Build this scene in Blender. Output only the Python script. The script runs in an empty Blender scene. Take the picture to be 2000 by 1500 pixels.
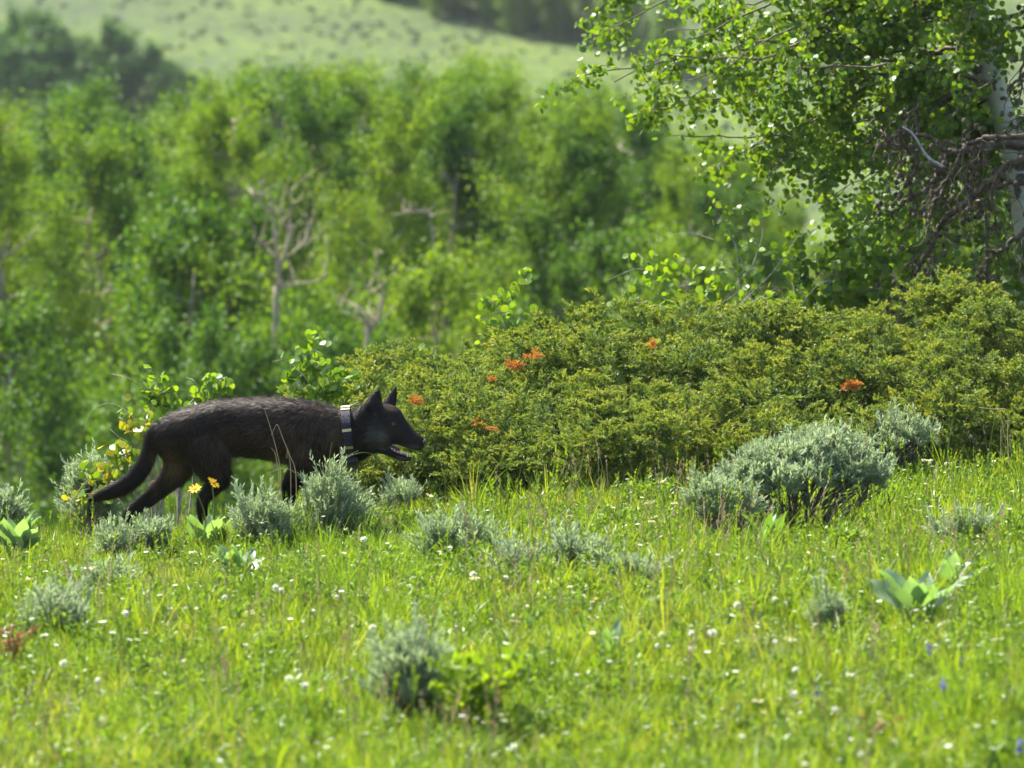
import bpy, math, random
import numpy as np
from mathutils import Matrix, Vector, Euler

rng = np.random.default_rng(11)
random.seed(11)
scene = bpy.context.scene
COL = scene.collection

# ------------------------------------------------------------------ camera
F = 10750.0                 # focal length in photo pixels (photo 2000 px wide)
ZC = 2.0                    # camera height above the ground where the wolf stands
TH = 0.0549                 # downward pitch (rad)
cam_d = bpy.data.cameras.new('camera')
cam = bpy.data.objects.new('camera', cam_d)
COL.objects.link(cam)
cam.location = (0, 0, ZC)
cam.rotation_euler = (math.pi / 2 - TH, 0, 0)
cam_d.sensor_width = 36
cam_d.lens = 36 * F / 2000
cam_d.clip_start = 0.1
cam_d.clip_end = 3000
cam_d.dof.use_dof = True
cam_d.dof.focus_distance = 25.5
cam_d.dof.aperture_fstop = 4.2
scene.camera = cam

# ------------------------------------------------------------------ sky and sun
SUN_EL = math.radians(55)
SUN_AZ = math.radians(-48)   # from +Y towards +X
w = bpy.data.worlds.new('World')
scene.world = w
w.use_nodes = True
nt = w.node_tree
sky = nt.nodes.new('ShaderNodeTexSky')
sky.sky_type = 'NISHITA'
sky.sun_disc = False
sky.sun_elevation = SUN_EL
sky.sun_rotation = SUN_AZ
sky.air_density = 1.0
sky.dust_density = 2.0
bg = nt.nodes['Background']
bg.inputs[1].default_value = 0.105
nt.links.new(sky.outputs[0], bg.inputs[0])
sun_d = bpy.data.lights.new('sun', 'SUN')
sun_d.energy = 5.0
sun_d.angle = math.radians(0.5)
sun_d.color = (1.0, 0.95, 0.86)
sun = bpy.data.objects.new('sun', sun_d)
COL.objects.link(sun)
sdir = Vector((math.sin(SUN_AZ) * math.cos(SUN_EL), math.cos(SUN_AZ) * math.cos(SUN_EL), math.sin(SUN_EL)))
sun.rotation_euler = sdir.to_track_quat('Z', 'Y').to_euler()
sun.location = (0, 40, 60)

vs = scene.view_settings
vs.view_transform = 'Standard'
vs.look = 'None'
vs.gamma = 1
vs.use_curve_mapping = False
vs.exposure = 1.97
scene.render.engine = 'CYCLES'
cy = scene.cycles
cy.use_denoising = True
cy.max_bounces = 8
cy.diffuse_bounces = 4
cy.glossy_bounces = 2
cy.transmission_bounces = 4
cy.transparent_max_bounces = 8
cy.volume_bounces = 0
cy.use_adaptive_sampling = False
cy.sample_clamp_indirect = 6.0
cy.caustics_reflective = False
cy.caustics_refractive = False

# ------------------------------------------------------------------ helpers: positions
FW = np.array((0, math.cos(TH), -math.sin(TH)))
UP = np.array((0, math.sin(TH), math.cos(TH)))

def ray(px, py):
    return FW + np.array((1.0, 0, 0)) * ((px - 1000) / F) + UP * ((750 - py) / F)

def P(px, py, d):
    """world point whose direction is the photo pixel and whose depth along Y is d"""
    r = ray(px, py)
    return np.array((0, 0, ZC)) + r * (d / r[1])

def sstep(a, b, x):
    t = np.clip((x - a) / (b - a), 0, 1)
    return t * t * (3 - 2 * t)

def softplus(x, k):
    return np.logaddexp(0, x / k) * k

def ground(x, y):
    x = np.asarray(x, float); y = np.asarray(y, float)
    xn = np.clip(x, -9, 9)
    z = 0.035 * xn + 0.012 * (np.clip(y, 0, 34) - 25)
    z = z + 0.018 * np.sin(1.7 * x + 0.6 * y) + 0.015 * np.sin(2.9 * x - 1.3 * y + 1.0) + 0.012 * np.sin(0.9 * y + 2.0)
    yc = 24.5 + 2.6 * sstep(-1.5, -0.5, x) + 6.0 * sstep(-0.4, 1.3, x)
    z = z - 0.17 * softplus(y - yc - 1.0, 0.8)
    floor_ = -4.6 + 0.15 * np.sin(0.11 * x + 1) + 0.1 * np.sin(0.17 * y)
    z = floor_ + softplus(z - floor_, 0.5)
    z = z + 0.25 * softplus(y - 206 - 0.10 * x, 5.0)
    return z

def Pg(px, py):
    """where the line of sight through a photo pixel meets the ground"""
    r = ray(px, py)
    r = r / r[1]
    prev = 8.0
    for d in np.arange(8, 420, 0.25):
        p = np.array((0, 0, ZC)) + r * d
        if p[2] < ground(p[0], p[1]):
            lo, hi = prev, d
            for _ in range(25):
                m = (lo + hi) / 2
                p = np.array((0, 0, ZC)) + r * m
                if p[2] < ground(p[0], p[1]): hi = m
                else: lo = m
            p = np.array((0, 0, ZC)) + r * hi
            p[2] = ground(p[0], p[1])
            return p
        prev = d
    return np.array((0, 0, ZC)) + r * 300

# ------------------------------------------------------------------ helpers: meshes
class MB:
    """collects geometry; build() links it as one mesh object"""
    def __init__(s):
        s.v = []; s.q = []; s.t = []; s.qm = []; s.tm = []; s.a = []; s.n = 0
    def add(s, v, quads=None, tris=None, mat=0, att=None):
        v = np.asarray(v, float).reshape(-1, 3)
        if quads is not None and len(quads):
            q = np.asarray(quads, int).reshape(-1, 4) + s.n
            s.q.append(q); s.qm.append(np.full(len(q), mat))
        if tris is not None and len(tris):
            t = np.asarray(tris, int).reshape(-1, 3) + s.n
            s.t.append(t); s.tm.append(np.full(len(t), mat))
        s.v.append(v)
        s.a.append(np.zeros(len(v)) if att is None else np.broadcast_to(np.asarray(att, float), (len(v),)))
        s.n += len(v)
    def many(s, base_v, quads, tris, M, T, mat=0, att=None):
        """base_v (k,3) copied through N matrices M (N,3,3) and offsets T (N,3)"""
        base_v = np.asarray(base_v, float)
        N = len(T); k = len(base_v)
        if N == 0: return
        V = np.einsum('nij,kj->nki', M, base_v) + np.asarray(T)[:, None, :]
        off = (np.arange(N) * k)[:, None, None]
        Q = None if quads is None or len(quads) == 0 else (np.asarray(quads)[None] + off).reshape(-1, 4)
        Tt = None if tris is None or len(tris) == 0 else (np.asarray(tris)[None] + off).reshape(-1, 3)
        s.add(V.reshape(-1, 3), Q, Tt, mat, None if att is None else np.tile(np.asarray(att, float), N))
    def tube(s, pts, rad, sides=6, mat=0, cap=True):
        pts = np.asarray(pts, float); n = len(pts)
        rad = np.broadcast_to(np.asarray(rad, float), (n,))
        tan = np.gradient(pts, axis=0)
        tan /= np.linalg.norm(tan, axis=1)[:, None] + 1e-12
        ref = np.array((0.31, 0.87, 0.38))
        if abs(np.dot(tan[0], ref)) > 0.9: ref = np.array((0.9, -0.2, 0.3))
        u = np.cross(tan, ref); u /= np.linalg.norm(u, axis=1)[:, None] + 1e-12
        vv = np.cross(tan, u)
        a = np.arange(sides) * 2 * math.pi / sides
        ring = pts[:, None, :] + rad[:, None, None] * (np.cos(a)[None, :, None] * u[:, None, :] + np.sin(a)[None, :, None] * vv[:, None, :])
        i = np.arange(n - 1)[:, None] * sides; j = np.arange(sides)[None]; j2 = (j + 1) % sides
        q = np.stack([i + j, i + j2, i + sides + j2, i + sides + j], -1).reshape(-1, 4)
        tr = None; V = ring.reshape(-1, 3)
        if cap:
            V = np.vstack([V, pts[0], pts[-1]])
            jj = np.arange(sides); jj2 = (jj + 1) % sides
            tr = np.vstack([np.stack([np.full(sides, n * sides), jj2, jj], -1),
                            np.stack([np.full(sides, n * sides + 1), (n - 1) * sides + jj, (n - 1) * sides + jj2], -1)])
        s.add(V, q, tr, mat)
    def mesh(s, name, mats, smooth=False, att=None):
        me = bpy.data.meshes.new(name)
        V = np.vstack(s.v)
        Q = np.vstack(s.q) if s.q else np.zeros((0, 4), int)
        T = np.vstack(s.t) if s.t else np.zeros((0, 3), int)
        me.vertices.add(len(V)); me.vertices.foreach_set('co', V.astype(np.float32).ravel())
        loops = np.concatenate([Q.ravel(), T.ravel()])
        me.loops.add(len(loops)); me.loops.foreach_set('vertex_index', loops.astype(np.int32))
        npoly = len(Q) + len(T)
        me.polygons.add(npoly)
        ls = np.concatenate([np.arange(len(Q)) * 4, len(Q) * 4 + np.arange(len(T)) * 3])
        me.polygons.foreach_set('loop_start', ls.astype(np.int32))
        mi = np.concatenate((s.qm if s.q else []) + (s.tm if s.t else []))
        for m in (mats if isinstance(mats, (list, tuple)) else [mats]): me.materials.append(m)
        me.polygons.foreach_set('material_index', mi.astype(np.int32))
        me.polygons.foreach_set('use_smooth', np.full(npoly, smooth))
        if att:
            a = me.attributes.new(att, 'FLOAT', 'POINT')
            a.data.foreach_set('value', np.concatenate(s.a).astype(np.float32))
        me.update(calc_edges=True)
        me.validate()
        return me
    def build(s, name, mats, parent=None, smooth=False, att=None, world=True):
        return link(name, s.mesh(name, mats, smooth, att), parent, world)

def link(name, data, parent=None, world=True):
    o = bpy.data.objects.new(name, data)
    COL.objects.link(o)
    if parent is not None:
        o.parent = parent
        if world: o.matrix_parent_inverse = Matrix.Translation(-Vector(parent.location))
    return o

def tag(o, label=None, cat=None, group=None, kind=None):
    if label: o['label'] = label
    if cat: o['category'] = cat
    if group: o['group'] = group
    if kind: o['kind'] = kind
    return o

def thing(name, loc, label, cat, group=None):
    o = bpy.data.objects.new(name, None)
    COL.objects.link(o)
    o.location = Vector(loc); o.empty_display_size = 0.1
    return tag(o, label, cat, group)

def copy_thing(root, loc, rotz=0.0, scale=1.0, label=None, group=None, tilt=(0, 0)):
    def rec(o, par):
        c = o.copy(); COL.objects.link(c)
        if par is not None:
            c.parent = par; c.matrix_parent_inverse = o.matrix_parent_inverse.copy()
        for ch in list(o.children): rec(ch, c)
        return c
    r = rec(root, None)
    r.location = Vector(loc); r.rotation_euler = (tilt[0], tilt[1], rotz)
    r.scale = scale if hasattr(scale, '__len__') else (scale,) * 3
    if label: r['label'] = label
    if group: r['group'] = group
    return r

def frames(dirs, roll=None, normal_hint=None):
    """(N,3,3) matrices whose Y column is dir; Z column is the face normal"""
    d = np.asarray(dirs, float); d = d / (np.linalg.norm(d, axis=1)[:, None] + 1e-12)
    h = rng.normal(size=d.shape) if normal_hint is None else np.asarray(normal_hint, float)
    x = np.cross(d, h); x /= np.linalg.norm(x, axis=1)[:, None] + 1e-12
    z = np.cross(x, d)
    return np.stack([x, d, z], -1)

def rand_dirs(n):
    v = rng.normal(size=(n, 3)); return v / np.linalg.norm(v, axis=1)[:, None]

def smooth_path(pts, n=None, k=6):
    """Catmull-Rom through points"""
    p = np.asarray(pts, float)
    if len(p) < 3: 
        t = np.linspace(0, 1, k + 1)[:, None]; return p[0] * (1 - t) + p[-1] * t
    q = np.vstack([2 * p[0] - p[1], p, 2 * p[-1] - p[-2]])
    out = []
    for i in range(1, len(q) - 2):
        t = np.linspace(0, 1, k, endpoint=False)[:, None]
        out.append(0.5 * ((2 * q[i]) + (-q[i - 1] + q[i + 1]) * t + (2 * q[i - 1] - 5 * q[i] + 4 * q[i + 1] - q[i + 2]) * t ** 2 + (-q[i - 1] + 3 * q[i] - 3 * q[i + 1] + q[i + 2]) * t ** 3))
    out.append(p[-1:])
    return np.vstack(out)

# ------------------------------------------------------------------ materials
def new_mat(name):
    m = bpy.data.materials.new(name); m.use_nodes = True
    n = m.node_tree; n.nodes.clear()
    return m, n

def leaf_mat(name, cols, trans=(1.2, 1.25, 0.6), tf=0.45, rough=0.45, spec=0.4, vary='island', noise=None, att=None):
    """leaf: reflecting + translucent; colour picked per leaf from a ramp"""
    m, n = new_mat(name)
    N, L = n.nodes.new, n.links.new
    if vary == 'island':
        g = N('ShaderNodeNewGeometry'); fac = g.outputs['Random Per Island']
    elif vary == 'object':
        g = N('ShaderNodeObjectInfo'); fac = g.outputs['Random']
    elif vary == 'att':
        g = N('ShaderNodeAttribute'); g.attribute_name = att; fac = g.outputs['Fac']
    if noise:
        gp = N('ShaderNodeNewGeometry')
        tx = N('ShaderNodeTexNoise'); tx.inputs['Scale'].default_value = noise[0]; tx.inputs['Detail'].default_value = 2
        L(gp.outputs['Position'], tx.inputs['Vector'])
        mx = N('ShaderNodeMix'); mx.data_type = 'FLOAT'; mx.inputs['Factor'].default_value = noise[1]
        mr = N('ShaderNodeMapRange'); mr.inputs[1].default_value = 0.3; mr.inputs[2].default_value = 0.7
        L(tx.outputs['Fac'], mr.inputs[0])
        L(fac, mx.inputs['A']); L(mr.outputs[0], mx.inputs['B']); fac = mx.outputs['Result']
    r = N('ShaderNodeValToRGB')
    els = r.color_ramp.elements
    while len(els) < len(cols): els.new(0.5)
    for i, c in enumerate(cols):
        els[i].position = i / max(1, len(cols) - 1) if len(c) == 3 else c[3]
        els[i].color = (*c[:3], 1)
    L(fac, r.inputs[0])
    p = N('ShaderNodeBsdfPrincipled'); p.inputs['Roughness'].default_value = rough
    p.inputs['Specular IOR Level'].default_value = spec
    t = N('ShaderNodeBsdfTranslucent')
    mul = N('ShaderNodeMix'); mul.data_type = 'RGBA'; mul.blend_type = 'MULTIPLY'; mul.clamp_result = False
    mul.inputs['Factor'].default_value = 1; mul.inputs['B'].default_value = (*trans, 1)
    L(r.outputs[0], p.inputs['Base Color']); L(r.outputs[0], mul.inputs['A']); L(mul.outputs['Result'], t.inputs['Color'])
    ms = N('ShaderNodeMixShader'); ms.inputs[0].default_value = tf
    L(p.outputs[0], ms.inputs[1]); L(t.outputs[0], ms.inputs[2])
    o = N('ShaderNodeOutputMaterial'); L(ms.outputs[0], o.inputs[0])
    return m

def solid_mat(name, c1, c2, scale=8.0, rough=0.8, spec=0.3, bump=0.0, metal=0.0, detail=5, coord='Object', stretch=(1, 1, 1), lo=0.35, hi=0.65, bdist=0.01):
    m, n = new_mat(name)
    N, L = n.nodes.new, n.links.new
    tc = N('ShaderNodeTexCoord'); mp = N('ShaderNodeMapping'); mp.inputs['Scale'].default_value = stretch
    L(tc.outputs[coord], mp.inputs[0])
    tx = N('ShaderNodeTexNoise'); tx.inputs['Scale'].default_value = scale; tx.inputs['Detail'].default_value = detail
    L(mp.outputs[0], tx.inputs['Vector'])
    r = N('ShaderNodeValToRGB'); e = r.color_ramp.elements
    e[0].position = lo; e[0].color = (*c1, 1); e[1].position = hi; e[1].color = (*c2, 1)
    L(tx.outputs['Fac'], r.inputs[0])
    p = N('ShaderNodeBsdfPrincipled'); p.inputs['Roughness'].default_value = rough
    p.inputs['Specular IOR Level'].default_value = spec; p.inputs['Metallic'].default_value = metal
    L(r.outputs[0], p.inputs['Base Color'])
    if bump:
        b = N('ShaderNodeBump'); b.inputs['Strength'].default_value = bump; b.inputs['Distance'].default_value = bdist
        L(tx.outputs['Fac'], b.inputs['Height']); L(b.outputs[0], p.inputs['Normal'])
    o = N('ShaderNodeOutputMaterial'); L(p.outputs[0], o.inputs[0])
    return m

M = {}
M['soil'] = solid_mat('meadow soil', (0.035, 0.04, 0.012), (0.07, 0.09, 0.02), 6, 0.95, 0.1, 0.3, bdist=0.03)
M['grass'] = leaf_mat('grass blade', [(0.05, 0.12, 0.012), (0.10, 0.20, 0.014), (0.17, 0.26, 0.02), (0.23, 0.28, 0.035), (0.38, 0.34, 0.16)], (1.3, 1.2, 0.3), 0.52, 0.4, 0.4, 'island', (0.8, 0.38))
M['forb'] = leaf_mat('meadow forb leaf', [(0.075, 0.15, 0.016), (0.13, 0.22, 0.022), (0.18, 0.26, 0.03)], (1.2, 1.15, 0.4), 0.45, 0.45, 0.4, 'island', (2.0, 0.4))
M['limeforb'] = leaf_mat('lime forb leaf', [(0.13, 0.22, 0.012), (0.20, 0.29, 0.015)], (1.25, 1.2, 0.3), 0.5, 0.4, 0.4)
M['dry'] = leaf_mat('dry stem', [(0.30, 0.22, 0.11), (0.42, 0.33, 0.19)], (1, 1, 0.8), 0.2, 0.7, 0.2, 'object')
M['reddry'] = leaf_mat('russet stem', [(0.20, 0.08, 0.04), (0.30, 0.15, 0.06)], (1, 1, 0.8), 0.3, 0.7, 0.2, 'island')
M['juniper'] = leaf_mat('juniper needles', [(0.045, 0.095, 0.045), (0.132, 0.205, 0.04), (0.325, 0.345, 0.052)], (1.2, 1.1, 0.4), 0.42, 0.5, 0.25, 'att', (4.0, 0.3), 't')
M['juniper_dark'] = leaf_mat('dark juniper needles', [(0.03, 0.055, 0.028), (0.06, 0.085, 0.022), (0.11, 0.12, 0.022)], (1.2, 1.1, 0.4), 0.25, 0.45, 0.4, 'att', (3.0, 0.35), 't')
M['juniper_dead'] = leaf_mat('dead orange juniper needles', [(0.40, 0.16, 0.03), (0.56, 0.27, 0.06)], (1.1, 0.9, 0.5), 0.3, 0.6, 0.2, 'island')
M['jbark'] = solid_mat('juniper bark', (0.05, 0.03, 0.022), (0.13, 0.085, 0.06), 30, 0.9, 0.2, 0.4)
M['sage'] = leaf_mat('sagebrush leaf', [(0.20, 0.265, 0.15), (0.285, 0.355, 0.22), (0.37, 0.44, 0.30)], (0.97, 1.0, 0.65), 0.42, 0.6, 0.25, 'island', (6.0, 0.3))
M['sagebark'] = solid_mat('sagebrush bark', (0.055, 0.045, 0.038), (0.17, 0.15, 0.13), 40, 0.95, 0.15, 0.4)
M['aspen'] = leaf_mat('aspen leaf', [(0.055, 0.125, 0.014), (0.10, 0.19, 0.018), (0.16, 0.24, 0.025)], (1.35, 1.2, 0.35), 0.5, 0.42, 0.32, 'island')
M['aspen_o'] = leaf_mat('aspen sapling leaf', [(0.075, 0.165, 0.014), (0.12, 0.225, 0.016), (0.18, 0.28, 0.02)], (1.35, 1.2, 0.35), 0.48, 0.4, 0.35, 'object')
M['aspen_y'] = leaf_mat('yellowing aspen leaf', [(0.09, 0.19, 0.016), (0.14, 0.24, 0.018), (0.20, 0.28, 0.018), (0.46, 0.36, 0.02)], (1.25, 1.1, 0.35), 0.45, 0.35, 0.45, 'object')
M['twig'] = solid_mat('grey twig bark', (0.14, 0.12, 0.10), (0.30, 0.28, 0.25), 40, 0.8, 0.3)
M['brown_twig'] = solid_mat('brown twig bark', (0.06, 0.05, 0.035), (0.14, 0.12, 0.085), 40, 0.85, 0.2)
M['copse_a'] = leaf_mat('copse leaf', [(0.055, 0.13, 0.012), (0.115, 0.205, 0.016), (0.19, 0.265, 0.022)], (1.25, 1.15, 0.33), 0.43, 0.55, 0.15, 'island', (0.35, 0.35))
M['copse_b'] = leaf_mat('darker copse leaf', [(0.028, 0.085, 0.014), (0.065, 0.145, 0.016), (0.12, 0.20, 0.02)], (1.18, 1.12, 0.33), 0.38, 0.55, 0.15, 'island', (0.35, 0.35))
M['wood_leaf'] = leaf_mat('hill wood leaf', [(0.06, 0.13, 0.03), (0.10, 0.18, 0.035), (0.15, 0.23, 0.04)], (1.2, 1.15, 0.45), 0.5, 0.5, 0.2, 'island')
M['far_leaf'] = leaf_mat('far tree leaf', [(0.035, 0.095, 0.02), (0.06, 0.14, 0.024), (0.09, 0.18, 0.03)], (1.2, 1.15, 0.45), 0.35, 0.5, 0.3, 'island')
M['bgbark'] = solid_mat('pale bark', (0.19, 0.155, 0.11), (0.36, 0.30, 0.22), 12, 0.85, 0.2)
M['greybark'] = solid_mat('grey dead bark', (0.028, 0.021, 0.014), (0.105, 0.082, 0.058), 30, 0.85, 0.2, 0.4)
M['paledead'] = solid_mat('bleached dead wood', (0.20, 0.19, 0.20), (0.32, 0.31, 0.32), 20, 0.8, 0.2)
M['root_leaf'] = leaf_mat('balsamroot leaf', [(0.16, 0.23, 0.12), (0.22, 0.30, 0.17), (0.29, 0.36, 0.23)], (0.85, 1.1, 0.28), 0.42, 0.38, 0.45, 'object')
M['root_green'] = leaf_mat('green broad leaf', [(0.08, 0.16, 0.03), (0.13, 0.22, 0.04)], (1.1, 1.15, 0.4), 0.42, 0.45, 0.4, 'object')
M['petal_y'] = leaf_mat('yellow petal', [(0.75, 0.42, 0.01), (0.85, 0.55, 0.02)], (1, 1, 0.5), 0.35, 0.5, 0.3, 'object')
M['disc_o'] = solid_mat('flower disc', (0.35, 0.16, 0.01), (0.55, 0.3, 0.02), 60, 0.9, 0.1)
M['white_f'] = leaf_mat('white flower', [(0.66, 0.66, 0.58), (0.78, 0.78, 0.72)], (1, 1, 0.9), 0.35, 0.6, 0.2, 'object')
M['cream_f'] = leaf_mat('cream flower', [(0.55, 0.55, 0.28), (0.65, 0.62, 0.36)], (1, 1, 0.7), 0.35, 0.6, 0.2, 'object')
M['blue_f'] = leaf_mat('blue flower', [(0.06, 0.05, 0.36), (0.10, 0.09, 0.50)], (1, 1, 1), 0.3, 0.5, 0.3, 'object')
M['orange_f'] = leaf_mat('orange flower', [(0.65, 0.30, 0.02), (0.75, 0.42, 0.03)], (1, 1, 0.6), 0.3, 0.5, 0.3, 'object')
M['stem_g'] = leaf_mat('green stem', [(0.10, 0.15, 0.03), (0.15, 0.17, 0.05)], (1, 1, 0.6), 0.25, 0.5, 0.3, 'object')

def aspen_bark():
    m, n = new_mat('aspen bark')
    N, L = n.nodes.new, n.links.new
    tc = N('ShaderNodeTexCoord')
    mp = N('ShaderNodeMapping'); mp.inputs['Scale'].default_value = (6, 6, 26); L(tc.outputs['Object'], mp.inputs[0])
    a = N('ShaderNodeTexNoise'); a.inputs['Scale'].default_value = 1.0; a.inputs['Detail'].default_value = 4; L(mp.outputs[0], a.inputs['Vector'])
    r = N('ShaderNodeValToRGB'); e = r.color_ramp.elements
    e[0].position = 0.30; e[0].color = (0.10, 0.10, 0.085, 1); e[1].position = 0.40; e[1].color = (0.27, 0.275, 0.22, 1)
    e.new(0.75).color = (0.36, 0.36, 0.30, 1)
    L(a.outputs['Fac'], r.inputs[0])
    p = N('ShaderNodeBsdfPrincipled'); p.inputs['Roughness'].default_value = 0.75; p.inputs['Specular IOR Level'].default_value = 0.2
    L(r.outputs[0], p.inputs['Base Color'])
    b = N('ShaderNodeBump'); b.inputs['Strength'].default_value = 0.3; b.inputs['Distance'].default_value = 0.01
    L(a.outputs['Fac'], b.inputs['Height']); L(b.outputs[0], p.inputs['Normal'])
    o = N('ShaderNodeOutputMaterial'); L(p.outputs[0], o.inputs[0])
    return m
M['aspen_bark'] = aspen_bark()
M['scar'] = solid_mat('aspen bark scar', (0.03, 0.028, 0.025), (0.11, 0.10, 0.09), 50, 0.95, 0.1, 0.6)

def hill_mat():
    m, n = new_mat('hillside grass')
    N, L = n.nodes.new, n.links.new
    g = N('ShaderNodeNewGeometry')
    mp = N('ShaderNodeMapping'); mp.inputs['Scale'].default_value = (0.05, 0.12, 0.05); mp.inputs['Rotation'].default_value = (0, 0, 0.5)
    L(g.outputs['Position'], mp.inputs[0])
    a = N('ShaderNodeTexNoise'); a.inputs['Scale'].default_value = 1.0; a.inputs['Detail'].default_value = 6; L(mp.outputs[0], a.inputs['Vector'])
    b = N('ShaderNodeTexNoise'); b.inputs['Scale'].default_value = 1.6; b.inputs['Detail'].default_value = 4; L(g.outputs['Position'], b.inputs['Vector'])
    mx = N('ShaderNodeMix'); mx.data_type = 'FLOAT'; mx.inputs['Factor'].default_value = 0.5
    L(a.outputs['Fac'], mx.inputs['A']); L(b.outputs['Fac'], mx.inputs['B'])
    r = N('ShaderNodeValToRGB'); e = r.color_ramp.elements
    e[0].position = 0.38; e[0].color = (0.040, 0.058, 0.024, 1)
    e[1].position = 0.50; e[1].color = (0.054, 0.080, 0.019, 1)
    e.new(0.62).color = (0.082, 0.116, 0.022, 1)
    L(mx.outputs['Result'], r.inputs[0])
    p = N('ShaderNodeBsdfPrincipled'); p.inputs['Roughness'].default_value = 0.9; p.inputs['Specular IOR Level'].default_value = 0.1
    L(r.outputs[0], p.inputs['Base Color'])
    bp = N('ShaderNodeBump'); bp.inputs['Strength'].default_value = 0.6; bp.inputs['Distance'].default_value = 0.25
    L(b.outputs['Fac'], bp.inputs['Height']); L(bp.outputs[0], p.inputs['Normal'])
    o = N('ShaderNodeOutputMaterial'); L(p.outputs[0], o.inputs[0])
    return m
M['hill'] = hill_mat()

# ------------------------------------------------------------------ ground and hillside
def sheet(name, xs, ys, mat):
    X, Y = np.meshgrid(xs, ys)
    Z = ground(X, Y)
    V = np.stack([X, Y, Z], -1).reshape(-1, 3)
    nx, ny = len(xs), len(ys)
    i = np.arange(ny - 1)[:, None] * nx; j = np.arange(nx - 1)[None]
    q = np.stack([i + j, i + j + 1, i + nx + j + 1, i + nx + j], -1).reshape(-1, 4)
    b = MB(); b.add(V, q)
    return tag(b.build(name, mat, smooth=True), kind='structure')

xs_n = np.unique(np.concatenate([np.linspace(-90, -8, 30), np.linspace(-8, 8, 110), np.linspace(8, 90, 30)]))
ys_n = np.unique(np.concatenate([np.linspace(-6, 12, 14), np.linspace(12, 36, 130), np.linspace(36, 130, 50)]))
sheet('ground', xs_n, ys_n, M['soil'])
xs_h = np.unique(np.concatenate([np.linspace(-400, -90, 20), np.linspace(-90, 90, 60), np.linspace(90, 400, 20)]))
ys_h = np.unique(np.concatenate([np.linspace(130, 200, 12), np.linspace(200, 300, 60), np.linspace(300, 700, 30)]))
sheet('hillside', xs_h, ys_h, M['hill'])

# ------------------------------------------------------------------ scatter of uncountable growth (geometry nodes)
PIECES = {}
def pieces(name, protos):
    pc = bpy.data.collections.new(name + ' pieces')
    for o in protos: pc.objects.link(o)
    return pc

def euler_of(Mx):
    """(N,3,3) rotation matrices -> XYZ euler angles"""
    return np.stack([np.arctan2(Mx[:, 2, 1], Mx[:, 2, 2]), -np.arcsin(np.clip(Mx[:, 2, 0], -1, 1)), np.arctan2(Mx[:, 1, 0], Mx[:, 0, 0])], -1)

def scatter(name, pts, rot, scl, idx, pc, kind='stuff', parent=None):
    me = bpy.data.meshes.new(name)
    me.vertices.add(len(pts)); me.vertices.foreach_set('co', np.asarray(pts, np.float32).ravel())
    for nm, ty, key, val in (('rot', 'FLOAT_VECTOR', 'vector', rot), ('scl', 'FLOAT', 'value', scl), ('idx', 'INT', 'value', idx)):
        a = me.attributes.new(nm, ty, 'POINT')
        a.data.foreach_set(key, np.asarray(val, np.int32 if ty == 'INT' else np.float32).ravel())
    me.update()
    o = link(name, me, parent); tag(o, kind=kind)
    g = bpy.data.node_groups.new(name + ' scatter', 'GeometryNodeTree')
    g.interface.new_socket('Geometry', in_out='INPUT', socket_type='NodeSocketGeometry')
    g.interface.new_socket('Geometry', in_out='OUTPUT', socket_type='NodeSocketGeometry')
    N, L = g.nodes.new, g.links.new
    gi = N('NodeGroupInput'); go = N('NodeGroupOutput')
    ip = N('GeometryNodeInstanceOnPoints'); ci = N('GeometryNodeCollectionInfo')
    ci.inputs['Collection'].default_value = pc
    ci.inputs['Separate Children'].default_value = True
    ci.inputs['Reset Children'].default_value = True
    def na(nm, ty):
        x = N('GeometryNodeInputNamedAttribute'); x.data_type = ty; x.inputs['Name'].default_value = nm
        return x.outputs['Attribute']
    er = N('FunctionNodeEulerToRotation')
    L(gi.outputs[0], ip.inputs['Points']); L(ci.outputs[0], ip.inputs['Instance'])
    ip.inputs['Pick Instance'].default_value = True
    L(na('idx', 'INT'), ip.inputs['Instance Index'])
    L(na('rot', 'FLOAT_VECTOR'), er.inputs[0]); L(er.outputs[0], ip.inputs['Rotation'])
    L(na('scl', 'FLOAT'), ip.inputs['Scale'])
    L(ip.outputs[0], go.inputs[0])
    md = o.modifiers.new('scatter', 'NODES'); md.node_group = g
    return o

def proto(name, mb, mats, att=None):
    return bpy.data.objects.new(name, mb.mesh(name, mats, False, att))

def blade(mb, base, direction, length, width, bend, mat=0, seg=3, droop=None):
    d = np.asarray(direction, float); d /= np.linalg.norm(d)
    h = np.array((d[0], d[1], 0)) if droop is None else np.asarray(droop, float)
    if np.linalg.norm(h) < 1e-3: h = np.array((1.0, 0, 0))
    h = h / np.linalg.norm(h)
    a = rng.uniform(0, 2 * math.pi)
    side = np.cross(d, (math.cos(a), math.sin(a), 0.2)); side /= np.linalg.norm(side)
    ts = np.linspace(0, 1, seg + 1)
    c = np.asarray(base) + np.outer(ts * length, d) + np.outer(bend * length * ts ** 2, h) - np.outer(0.35 * abs(bend) * length * ts ** 2.5, (0, 0, 1))
    wd = width * np.array([0.75, 1.0, 0.8, 0.5, 0.3][:seg]) if seg <= 5 else width
    V = []; q = []
    for i in range(seg):
        V += [c[i] - side * wd[i] / 2, c[i] + side * wd[i] / 2]
    V.append(c[seg])
    for i in range(seg - 1): q.append((2 * i, 2 * i + 1, 2 * i + 3, 2 * i + 2))
    mb.add(np.array(V), q, [(2 * seg - 2, 2 * seg - 1, 2 * seg)], mat)

LEAFQ_V = np.array([(0, 0, 0), (0.32, 0.28, 0.05), (0.36, 0.62, 0.05), (0, 1, 0), (-0.36, 0.62, 0.05), (-0.32, 0.28, 0.05)])
LEAFQ_Q = [(0, 1, 2, 3), (0, 3, 4, 5)]

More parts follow.
